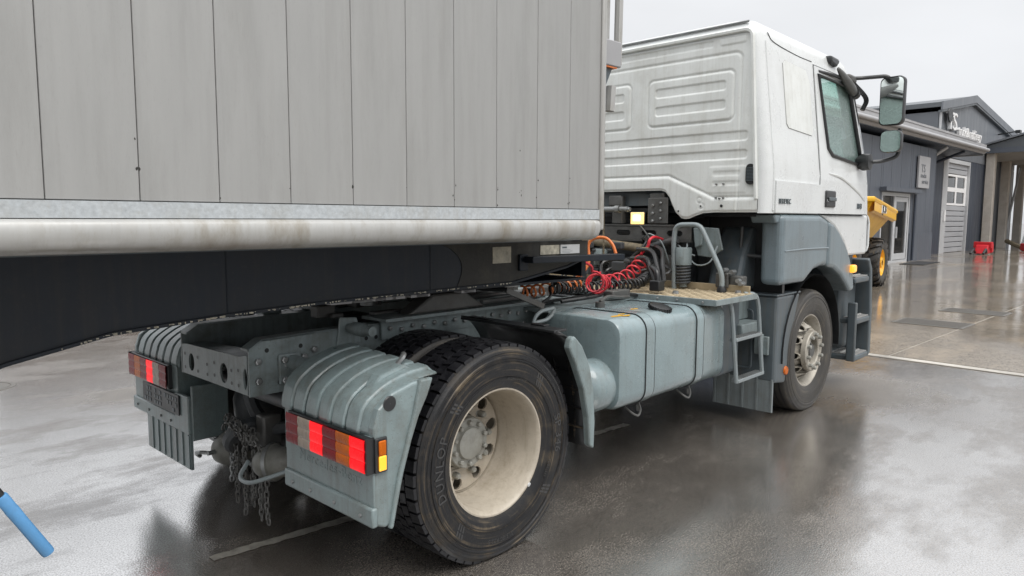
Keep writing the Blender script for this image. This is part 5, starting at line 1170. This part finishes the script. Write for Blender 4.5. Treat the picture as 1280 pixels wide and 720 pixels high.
ob('cap_rib', rb.xf(Matrix.Translation((1.53, -1.035, .995)) @ Matrix.Rotation(math.radians(14), 4, 'X')), 'black', cp, smooth=0)
ob('tank_fitting', MB().lathe([(.001, .04), (.03, .04), (.03, 0)], (1.30, -.75, 1.0), 'z', 12).tube(smooth_path([(1.30, -.75, 1.04), (1.42, -.72, 1.06), (1.6, -.68, 1.04), (1.75, -.66, 1.03)], 5), .012, 6), 'midmetal', tk)
for (x, y, s_) in ((1.08, -1.03, .05), (1.14, -1.055, .04), (1.17, -1.00, .03), (1.42, -.92, .035)):
    pts = [(x+s_*rnd.uniform(.5, 1)*math.cos(a)*1.5, y+s_*.6*rnd.uniform(.5, 1)*math.sin(a), TZ1+.0015) for a in np.linspace(0, 2*PI, 11, endpoint=False)]
    ob('rust_patch', MB().add(pts, [tuple(range(11))]), 'yellow', tk, smooth=0)
ar = ob('air_reservoir', MB().lathe([(.001, -.10), (.05, -.095), (.10, -.075), (.138, -.035), (.152, .0), (.152, .17)], (.84, -.97, .615), 'x', 28), 'tankpaint', TR)
ob('drain_plug', MB().bolt((.745, -1.0, .615), .018, .03, 'x', -1, 6), 'steel', ar, smooth=30)
lt_ = ob('left_tank', tank_mb(.7, 2.3, .56, 1.14, .45, 1.0, .09), 'tankpaint', TR, smooth=40)
# box behind the ladder
ob('equipment_box', MB().box(2.23, 2.60, -1.06, -.55, .45, 1.005), 'skirt', TR, bevel=.03)
ob('box_hinge', MB().tube([(2.255, -1.075, .5), (2.255, -1.075, .98)], .012, 6).box(2.24, 2.275, -1.09, -1.06, .80, .92), 'steel', TR)
ob('mount_bracket', MB().box(2.55, 2.86, -1.10, -.60, .72, .80).box(2.60, 2.9, -.98, -.9, .80, .96), 'chassis', TR, bevel=.01)

# ---- catwalk deck, ladder, grab hoop
DX0_, DX1_, DZ_ = 1.93, 2.52, 1.035
dk = ob('catwalk', MB().box(DX0_, DX1_, -1.205, .75, DZ_-.028, DZ_), 'deck', TR, bevel=.006)
nb = MB(); 
for i in range(11):
    for j in range(38):
        x = DX0_+.04+i*.052; y = -1.17+j*.051
        a = PI/4*(1 if (i+j) % 2 else -1); ca, sa = math.cos(a), math.sin(a); l_, w_ = .020, .0065
        q = [(x+ca*u-sa*v_, y+sa*u+ca*v_) for u, v_ in ((-l_, 0), (0, -w_), (l_, 0), (0, w_))]
        nb.add([(p[0], p[1], DZ_+.0005) for p in q]+[(x, y, DZ_+.007)], [(0, 1, 4), (1, 2, 4), (2, 3, 4), (3, 0, 4)])
ob('tread_pattern', nb, 'deck', dk, smooth=0, kind='stuff')
ob('deck_edge', MB().box(DX0_-.012, DX0_-.001, -1.21, .75, DZ_-.038, DZ_+.004).box(DX0_-.012, DX1_, -1.217, -1.206, DZ_-.036, DZ_+.003), 'chassis', dk, bevel=.003)
ob('deck_kickplate', MB().box(DX1_-.002, DX1_+.008, -1.16, .7, DZ_, DZ_+.05), 'deck', dk, bevel=.003)
db = MB()
for y in (-1.12, -.93, -.78, -.5): db.bolt((DX0_-.012, y, DZ_-.018), .009, .008, 'x', -1)
for x, y in ((2.46, -1.10), (2.12, -.80)): db.lathe([(.001, .02), (.02, .02), (.024, 0)], (x, y, DZ_), 'z', 8)
ob('deck_bolt', db, 'steel', dk, smooth=30, split=True)
hp = MB().tube(fillet([(2.44, -.60, DZ_), (2.44, -.585, 1.40), (2.44, -.60, 1.512), (2.44, -.80, 1.516), (2.44, -.93, 1.27), (2.44, -.985, 1.16), (2.44, -.985, DZ_)], .055, 6), .0185, 12); ob('grab_hoop', hp, 'tube', TR)
ob('hoop_foot', MB().lathe([(.036, 0), (.036, .02), (.024, .045)], (2.44, -.985, DZ_), 'z', 12), 'black', TR)
LY = -1.175
ld_ = ob('side_ladder', MB().tube(fillet([(2.10, LY+.03, 1.01), (2.19, LY, 1.005), (2.225, LY, .93), (2.325, LY, .425)], .06, 5), .0155, 8).tube(fillet([(2.50, LY+.05, 1.03), (2.58, LY, 1.03), (2.63, LY, .95), (2.735, LY, .43)], .06, 5), .0155, 8), 'tube', TR)
for z, xa, xb in ((.437, 2.32, 2.735), (.733, 2.268, 2.675)):
    ob('ladder_rung', MB().box(xa, xb, LY-.02, LY+.035, z-.014, z+.012), 'tube', ld_, bevel=.005)
    rn = MB()
    for k in range(12): rn.box(xa+.02+k*(xb-xa-.04)/12, xa+.035+k*(xb-xa-.04)/12, LY-.02, LY+.035, z+.012, z+.017)
    ob('rung_grip', rn, 'steel', ld_, smooth=0)

# ---- works behind and under the cab
mass = MB().box(2.62, 3.95, -.40, .40, .62, 1.25).box(2.75, 4.5, -.52, .52, 1.0, 1.52).box(2.9, 3.1, -.70, -.5, .9, 1.45)
ob('engine', mass, 'engine', TR, bevel=.05)
ob('gearbox', MB().lathe([(.001, -.30), (.14, -.28), (.20, -.1), (.26, .1), (.30, .35)], (2.45, 0, .85), 'x', 18), 'engine', TR)
ob('inner_wing', MB().prism([(2.70, 1.02), (3.3, 1.02), (3.3, 1.45), (2.95, 1.50), (2.80, 1.28)], 'y', -.98, -.72), 'skirt', TR, smooth=0, bevel=.03)
ob('bulkhead', MB().box(2.98, 3.02, -1.2, 1.2, .55, 1.58), 'black', TR, smooth=0)
ob('under_cab_shield', MB().box(2.7, 4.6, -1.1, 1.1, 1.575, 1.598), 'black', TR, smooth=0)
ob('tunnel_lining', MB().grid(lambda a, x: (x, .56*math.cos(a), 1.56+.21*math.sin(a)**.6 if math.sin(a) > 0 else 1.56), np.linspace(0, PI, 17), [CXR+.012, 3.2]), 'engine', TR)
ob('tunnel_back', MB().box(2.95, 2.97, -.6, .6, 1.3, 1.85), 'black', TR, smooth=0)
bm_ = plate2d([[(-.66, 1.392), (.66, 1.392), (.66, 1.49), (-.66, 1.50)]]+[slot2(y, 1.445, .135, .045) for y in (-.52, -.29, -.05, .2, .45)], .014).xf(to_x(2.565))
bmo = ob('cab_cross_beam', bm_, 'midmetal', TR, smooth=0)
ob('beam_flange', MB().box(2.55, 2.62, -.66, .66, 1.50, 1.512).box(2.55, 2.62, -.66, .66, 1.38, 1.391), 'midmetal', bmo, smooth=0)
cl = ob('support_column', MB().box(2.56, 2.63, -.42, -.29, 1.513, 1.755).box(2.55, 2.562, -.46, -.28, 1.52, 1.72), 'midmetal', TR, bevel=.01)
cb = MB()
for z in (1.60, 1.66, 1.54): cb.bolt((2.55, -.33, z), .012, .012, 'x', -1).bolt((2.55, -.40, z+.02), .010, .012, 'x', -1)
ob('column_bolt', cb, 'steel', cl, smooth=30, split=True)
ob('support_column', MB().box(2.56, 2.63, -.03, .07, 1.513, 1.74).box(2.555, 2.6, -.02, .1, 1.66, 1.745), 'midmetal', TR, bevel=.01)
ob('tilt_pipe', MB().tube([(2.50, .4, 1.635), (2.50, -.13, 1.632)], .022, 10).lathe([(.024, -.02), (.032, -.02), (.032, .02), (.024, .02)], (2.50, -.03, 1.633), 'y', 10).tube([(2.50, -.13, 1.632), (2.50, -.15, 1.632)], .016, 8), 'steel', TR)
wk = ob('work_light', MB().box(2.57, 2.64, -.245, -.105, 1.505, 1.615), 'black', TR, bevel=.012)
ob('light_glass', MB().box(2.562, 2.572, -.237, -.113, 1.513, 1.607), 'worklight', wk, bevel=.004)
ob('bulb_reflector', MB().box(2.556, 2.561, -.205, -.14, 1.54, 1.585), 'bulb', wk, bevel=.004)
ob('light_cable', MB().tube(smooth_path([(2.56, -.20, 1.51), (2.53, -.27, 1.46), (2.52, -.32, 1.40), (2.52, -.33, 1.30)], 6), .006, 6), 'midmetal', wk)
for (y, z0, z1) in ((-.655, 1.05, 1.345), (.105, 1.06, 1.31)):
    sh_ = ob('cab_strut', MB().lathe([(.001, z1), (.055, z1), (.060, z1-.01), (.060, z1-.13), (.045, z1-.135), (.03, z1-.14), (.03, z0)], (2.47, y, 0), 'z', 18), 'chassis', TR)
    hx = [(2.47+.048*math.cos(t), y+.048*math.sin(t), z0+.02+(z1-z0-.16)*t/(2*PI*6)) for t in np.linspace(0, 2*PI*6, 90)]
    ob('coil_spring', MB().tube(hx, .0095, 6), 'engine', sh_)
ob('torsion_tube', MB().tube([(2.50, .30, 1.375), (2.47, -.30, 1.325)], .034, 12), 'stain', TR)
ob('torsion_tube', MB().tube([(2.52, -.20, 1.30), (2.54, -.56, 1.40)], .030, 12), 'engine', TR)
ob('valve_plate', MB().prism([(-.66, 1.50), (-.86, 1.49), (-.90, 1.33), (-.80, 1.27), (-.70, 1.28), (-.66, 1.40)], 'x', 2.60, 2.62).prism([(-.67, 1.49), (-.755, 1.49), (-.74, 1.36), (-.69, 1.34)], 'x', 2.57, 2.60), 'chassis', TR, smooth=0, bevel=.006)
for pts in ([(2.58, -.62, 1.40), (2.52, -.66, 1.30), (2.50, -.74, 1.22), (2.52, -.84, 1.24), (2.58, -.87, 1.36)], [(2.56, -.55, 1.36), (2.50, -.66, 1.31), (2.50, -.73, 1.285)], [(2.5, -.3, 1.42), (2.44, -.38, 1.44), (2.44, -.48, 1.38), (2.48, -.53, 1.22)]):
    ob('thin_cable', MB().tube(smooth_path(pts, 6), .006, 6), 'tube', TR)
ob('frame_gusset', MB().prism([(-.45, 1.03), (-.62, 1.03), (-.62, 1.10), (-.50, 1.28), (-.45, 1.28)], 'x', 2.52, 2.545), 'midmetal', TR, smooth=0)
ob('side_stay', MB().tube(fillet([(2.85, -.93, 1.50), (2.85, -.92, 1.29), (2.86, -1.15, 1.275), (2.88, -1.22, 1.275)], .04), .014, 8), 'engine', TR)
ob('relay_valve', MB().box(2.50, 2.62, -1.0, -.90, 1.06, 1.17).box(2.52, 2.6, -1.1, -1.0, 1.08, 1.15).lathe([(.001, -.16), (.035, -.15), (.035, .03)], (2.56, 0, 1.11), 'y', 12).xf(Matrix.Translation((0, 0, 0))), 'midmetal', TR, bevel=.01, split=True)
rv = MB()
for y, z in ((-1.03, 1.18), (-1.08, 1.12), (-1.10, 1.10), (-.97, 1.19)): rv.lathe([(.001, -.03), (.016, -.03), (.016, .03), (.001, .03)], (2.51, y, z), 'x', 8)
ob('valve_fitting', rv, 'steel', TR, split=True)
# hose carrier with dark coupling heads
hcx, hcy = 2.03, -.70
hc = ob('hose_carrier', MB().tube(fillet([(2.20, -.52, 1.20), (2.10, -.60, 1.22), (hcx, hcy, 1.20), (hcx-.01, hcy-.02, 1.06)], .05), .02, 8).box(hcx-.05, hcx+.03, hcy-.05, hcy+.03, 1.055, 1.13), 'black', TR, bevel=.008)
for k, pts in enumerate(([(2.25, -.34, 1.26), (2.17, -.52, 1.27), (2.08, -.62, 1.20), (2.03, -.70, 1.08)], [(2.3, -.36, 1.33), (2.2, -.55, 1.32), (2.1, -.66, 1.22), (2.05, -.72, 1.10)], [(2.35, -.44, 1.36), (2.25, -.60, 1.33), (2.12, -.69, 1.24), (2.06, -.74, 1.12)])):
    ob('carrier_hose', MB().tube(smooth_path(pts, 6), .016, 8), 'black_hose', hc)
blk = MB()
for k in range(34):
    x = 2.10+rnd.random()*.5; y = rnd.uniform(-.45, .35); z = rnd.uniform(1.05, 1.34); s_ = rnd.uniform(.02, .06); blk.box(x, x+s_, y, y+s_*rnd.uniform(.6, 2), z, z+s_*rnd.uniform(.5, 1.3))
ob('coupling_block', blk, 'engine', TR, smooth=0, bevel=.008, split=True)
pp = MB()
for k in range(12):
    y = rnd.uniform(-.5, .4); z = rnd.uniform(1.06, 1.36); pp.tube(smooth_path([(2.58, y, z), (2.48, y+rnd.uniform(-.1, .1), z+rnd.uniform(-.05, .08)), (2.35, y+rnd.uniform(-.2, .2), z-rnd.uniform(0, .1)), (2.2, y+rnd.uniform(-.2, .2), 1.06)], 5), rnd.uniform(.008, .016), 6)
ob('hose_bundle', pp, 'black_hose', TR)
ob('hanging_tray', MB().box(2.36, 2.5, -.05, .20, 1.24, 1.255).tube([(2.43, .05, 1.255), (2.43, .06, 1.62)], .008, 6), 'stain', TR)

# ================================================================== TIPPER TRAILER (own frame, yawed about the king pin)
TL = thing('tipper_trailer', 'aluminium plank sided tipper semi trailer resting on the tractor', 'trailer', (0, 0, 0), -.0384)
OFF = -1.2
seams = [-1.686, -1.449, -1.217, -.977, -.735, -.498, -.262, -.026, .225, .447]
edges = [-1.686-.24*k for k in range(21, 0, -1)]+seams+[.672]
sv = (None,)
for a, b in zip(edges[:-1], edges[1:]):
    ob('side_plank', MB().box(a+.0009, b-.0009, OFF, OFF+.028, 1.603, 3.05), 'alum', TL, smooth=0, bevel=.0018, seg=1)
X0t = edges[0]
ob('plank_backing', MB().box(X0t, .67, OFF+.012, OFF+.05, 1.46, 3.05), 'backing', TL, smooth=0)
tp = ob('reflective_tape', MB().box(X0t, .675, OFF-.006, OFF-.0005, 1.553, 1.601), 'tape', TL, smooth=0)
pth = [(OFF+.02, 1.552), (OFF-.010, 1.550), (OFF-.024, 1.535), (OFF-.024, 1.500), (OFF-.010, 1.470), (OFF+.03, 1.452), (OFF+.2, 1.452), (OFF+.2, 1.552)]
ob('lower_rail', MB().prism(pth, 'x', X0t, .62), 'rail', TL, smooth=70)
ob('rail_end', MB().prism(pth, 'x', .62, .668).xf(Matrix.Identity(4)), 'rail', TL, smooth=70, bevel=.02, seg=3)
ob('front_post', MB().box(.672, .705, OFF-.012, OFF+.06, 1.50, 3.05), 'rail', TL, bevel=.008)
ob('front_wall', MB().box(.66, .70, OFF+.061, 1.2, 1.46, 3.05), 'alum', TL, smooth=0)
ob('far_side_wall', MB().box(X0t, .66, 1.17, 1.2, 1.46, 3.05), 'alum', TL, smooth=0)
ob('body_floor', MB().box(X0t, .655, OFF+.201, 1.165, 1.44, 1.50), 'skirt', TL, smooth=0)
for s_ in seams+[-1.93, -.42, .12]:                              # dirt runs and chipped edges below the seams
    cr = MB()
    for k in range(rnd.randint(0, 4)):
        z = 1.61+abs(rnd.gauss(0, .12)); x = s_+rnd.uniform(-.008, .008); r_ = rnd.uniform(.0015, .0045)
        if z < 2.2: cr.add([(x+r_*rnd.uniform(.5, 1.2)*math.cos(a), OFF-.0006, z+1.6*r_*rnd.uniform(.4, 1.2)*math.sin(a)) for a in np.linspace(0, 2*PI, 7, endpoint=False)], [tuple(range(7))])
    if cr.v: ob('corroded_spot', cr, 'beam_dirty', TL, smooth=0, kind='stuff')
# front corner fittings: roll tarp bracket and post
bx = ob('tarp_bracket', MB().box(.705, .93, -1.13, -1.02, 2.34, 2.47), 'fascia', TL, bevel=.006)
ob('bracket_stay', MB().prism([(.71, 2.335), (.88, 2.335), (.76, 2.12), (.71, 2.12)], 'y', -1.11, -1.05), 'skirt', bx, smooth=0)
ob('tarp_post', MB().tube([(.935, -1.10, 2.36), (.935, -1.11, 3.2)], .022, 8).tube([(.90, -1.05, 2.45), (.90, -1.06, 3.2)], .016, 8), 'rail', TL)
ob('post_stub', MB().tube([(.90, -1.08, 2.12), (.91, -1.08, 2.25)], .026, 8), 'rail', TL)
ob('bracket_rust', MB().box(.74, .90, -1.125, -1.03, 2.332, 2.339), 'orange_hose', bx, smooth=0)
# chassis beams
BY = -.70
bp_ = [(-8.0, .98), (-2.6, .98), (-1.95, 1.02), (-1.72, 1.088), (-1.41, 1.153), (-1.0, 1.180), (-.6, 1.196), (.56, 1.214), (1.0, 1.28), (1.20, 1.335), (1.20, 1.425), (-8.0, 1.438)]
for sg_ in (-1, 1):
    bmm = ob('chassis_beam', MB().prism(bp_, 'y', *sorted((sg_*.70, sg_*.688))), 'beam', TL, smooth=0)
    ob('beam_flange', MB().add([(p[0], sg_*y, p[1]-d) for p in bp_[:10] for (y, d) in ((.712, 0), (.56, 0), (.56, .012), (.712, .012))], [(i*4+j, i*4+(j+1) % 4, i*4+4+(j+1) % 4, i*4+4+j) for i in range(9) for j in range(4)]+[(36, 37, 38, 39)]), 'beam', bmm, smooth=0)
dirt = MB().prism([(.17, 1.2115), (.56, 1.217), (1.0, 1.283), (1.195, 1.337), (1.195, 1.423), (.06, 1.432)]+[(p.x, p.y) for p in smooth_path([(.06, 1.430, 0), (.13, 1.40, 0), (.185, 1.35, 0), (.20, 1.29, 0), (.17, 1.2117, 0)], 5)][1:-1], 'y', BY-.0035, BY-.001)
ob('dirty_nose_sheet', dirt, 'beam_dirty', TL, smooth=0)
sk_ = ob('worn_sticker', MB().box(.410, .545, BY-.006, BY-.004, 1.318, 1.405), 'sticker', TL, smooth=0)
ob('type_plate', MB().box(.775, .935, BY-.007, BY-.004, 1.352, 1.405), 'sticker', TL, smooth=0)
pt = ob('type_plate', MB().box(.945, 1.115, BY-.007, BY-.004, 1.352, 1.405), 'plate', TL, smooth=0)
pr = MB(); pr.box(.96, 1.0, BY-.0078, BY-.0071, 1.384, 1.394)
for k in range(3): pr.box(.96, 1.03+.02*(k % 2), BY-.0078, BY-.0071, 1.358+k*.008, 1.3592+k*.008)
ob('plate_print', pr, 'skirt', pt, smooth=0, split=True)
sb = ob('stay_bracket', MB().box(.600, .665, BY-.02, BY-.004, 1.27, 1.36), 'beam', TL, bevel=.004)
ob('hose_stay', MB().prism([(.62, 1.315), (.62, 1.350), (1.44, 1.340), (1.44, 1.303)], 'y', BY-.10, BY-.03), 'beam', sb, smooth=0, bevel=.004)
ob('coupler_plate', MB().box(-.9, 1.2, -.68, .68, 1.186, 1.20), 'beam', TL, smooth=0)
ob('nose_plate', MB().add([(.5, -.68, 1.212), (.5, .68, 1.212), (1.0, .68, 1.275), (1.0, -.68, 1.275), (1.18, .68, 1.325), (1.18, -.68, 1.325)], [(0, 1, 2, 3), (3, 2, 4, 5)]), 'beam', TL, smooth=0)
ob('nose_cross_beam', MB().box(1.16, 1.20, -.687, .687, 1.21, 1.42), 'beam', TL, smooth=0)
for x in (-1.6, -.9, -.2, .5): ob('floor_bearer', MB().box(x, x+.1, -.6, .6, 1.40, 1.439), 'beam', TL, smooth=0)
for a, b in ((.36, .52), (.56, .8), (.84, 1.02), (1.04, 1.19)): ob('body_pad', MB().box(a, b, BY-.03, BY+.03, 1.4385, 1.448), 'rail', TL, smooth=0)
pin = MB().lathe([(.045, 1.19), (.045, 1.13), (.036, 1.12), (.036, 1.09), (.05, 1.08), (.05, 1.06), (.001, 1.06)], (.1, 0, 0), 'z', 14); ob('king_pin', pin, 'steel', TL)
ft = MB()
for k in range(16):
    x = rnd.uniform(-1.0, .3); ft.box(x, x+rnd.uniform(.04, .12), -.66, -.60, 1.170, 1.186)
ob('flange_block', ft, 'fascia', TL, smooth=0, split=True)
fk = MB()
for k in range(140):
    x = rnd.uniform(-1.6, .55) if k < 200 else rnd.uniform(.0, .55); z = float(np.interp(x, [q[0] for q in bp_[2:8]], [q[1] for q in bp_[2:8]])); s_ = rnd.uniform(.0015, .005)
    fk.box(x, x+s_*rnd.uniform(1, 3), BY-.0135, BY-.0122, z-.011+rnd.uniform(0, .006), z-.011+.006+s_*.5)
ob('rust_fleck', fk, 'sticker', TL, smooth=0, kind='stuff')
wb = MB()
for sx_ in (-1.95, -1.0, .0): wb.tube([(sx_, BY-.001, float(np.interp(sx_, [q[0] for q in bp_[2:8]], [q[1] for q in bp_[2:8]]))+.004), (sx_, BY-.001, 1.43)], .0025, 5)
ob('weld_bead', wb, 'beam', TL, split=True)
# landing gear crank with blue grip (leg itself is out of the picture)
lg = ob('landing_leg', MB().box(-2.75, -2.58, -.95, -.78, .35, 1.40).box(-2.72, -2.61, -.92, -.81, .12, .35).box(-2.8, -2.53, -1.0, -.73, .09, .13), 'beam', TL, bevel=.01)
ob('crank_rod', MB().tube(fillet([(-2.66, -.95, 1.08), (-2.66, -1.6, 1.10), (-2.055, -1.9, 1.30), (-1.918, -1.9, 1.042)], .03), .0085, 8), 'black', lg)
ob('crank_grip', MB().lathe([(.001, 0), (.0105, 0), (.0115, .003), (.0112, .03), (.0118, .035), (.0112, .06), (.0115, .145), (.0105, .149), (.009, .149), (.0085, .12), (.001, .12)], (0, 0, 0), 'z', 16).xf(Matrix.Translation((-1.922, -1.9, 1.050)) @ Vector((.066, 0, -.126)).to_track_quat('Z', 'Y').to_matrix().to_4x4()), 'blue', lg)

# ---- suzi coils between trailer and truck: each its own thing
def coil(path, r, turns, rt, n=12, sag=0, r2=None):
    P = smooth_path(path, 10); k = len(P); tot = turns*n; pts = []
    up = Vector((0, 0, 1))
    for i in range(tot+1):
        t = i/tot*(k-1); j = min(int(t), k-2); f_ = t-j; p = P[j]*(1-f_)+P[j+1]*f_; T_ = (P[j+1]-P[j]).normalized()
        u = (up-T_*T_.dot(up)).normalized(); v_ = T_.cross(u); a = 2*PI*i/n; rr = r*(1+.12*math.sin(i*.37))
        pts.append(p+u*math.cos(a)*rr+v_*math.sin(a)*rr)
    return MB().tube(pts, rt, 6)
red1 = coil([(1.36, -.64, 1.16), (1.50, -.58, 1.135), (1.62, -.52, 1.13)], .062, 3, .0075, 14)
red2 = coil([(1.62, -.52, 1.13), (1.85, -.46, 1.125), (2.05, -.44, 1.14), (2.16, -.44, 1.19), (2.24, -.43, 1.25)], .046, 6, .0075, 14)
red1.add(red2.v, red2.f); red1.tube(smooth_path([(2.24, -.43, 1.29), (2.28, -.42, 1.31), (2.29, -.455, 1.35), (2.30, -.465, 1.40), (2.36, -.47, 1.42), (2.5, -.45, 1.40)], 6), .011, 8).tube(smooth_path([(1.36, -.64, 1.22), (1.33, -.65, 1.26), (1.25, -.62, 1.30)], 5), .009, 8)
tag(ob('air_hose', red1, 'red_hose', smooth=60), 'bright red coiled air hose looping loosely behind the cab', 'hose', 'coiled hoses between trailer and truck')
bl = coil([(1.12, -.52, 1.125), (1.35, -.50, 1.105), (1.7, -.50, 1.095), (2.0, -.56, 1.10), (2.12, -.58, 1.15)], .032, 30, .0085, 10)
bl.tube(smooth_path([(1.12, -.52, 1.14), (1.05, -.55, 1.13), (1.0, -.60, 1.09), (.95, -.58, 1.05)], 5), .009, 8)
tag(ob('electric_cable', bl, 'black_hose', smooth=60), 'tight black coiled cable lying on the catwalk under the red hose', 'cable', 'coiled hoses between trailer and truck')
og = coil([(.84, -.50, 1.12), (1.05, -.50, 1.12), (1.28, -.50, 1.125), (1.42, -.50, 1.15)], .034, 8, .0075, 14)
og.tube(smooth_path([(1.42, -.5, 1.18), (1.48, -.52, 1.27), (1.50, -.50, 1.38), (1.52, -.53, 1.425), (1.55, -.60, 1.43), (1.56, -.65, 1.39), (1.56, -.68, 1.33)], 6), .011, 8)
tag(ob('air_hose', og, 'orange_hose', smooth=60), 'orange coiled hose under the trailer nose with an arc rising beside it', 'hose', 'coiled hoses between trailer and truck')
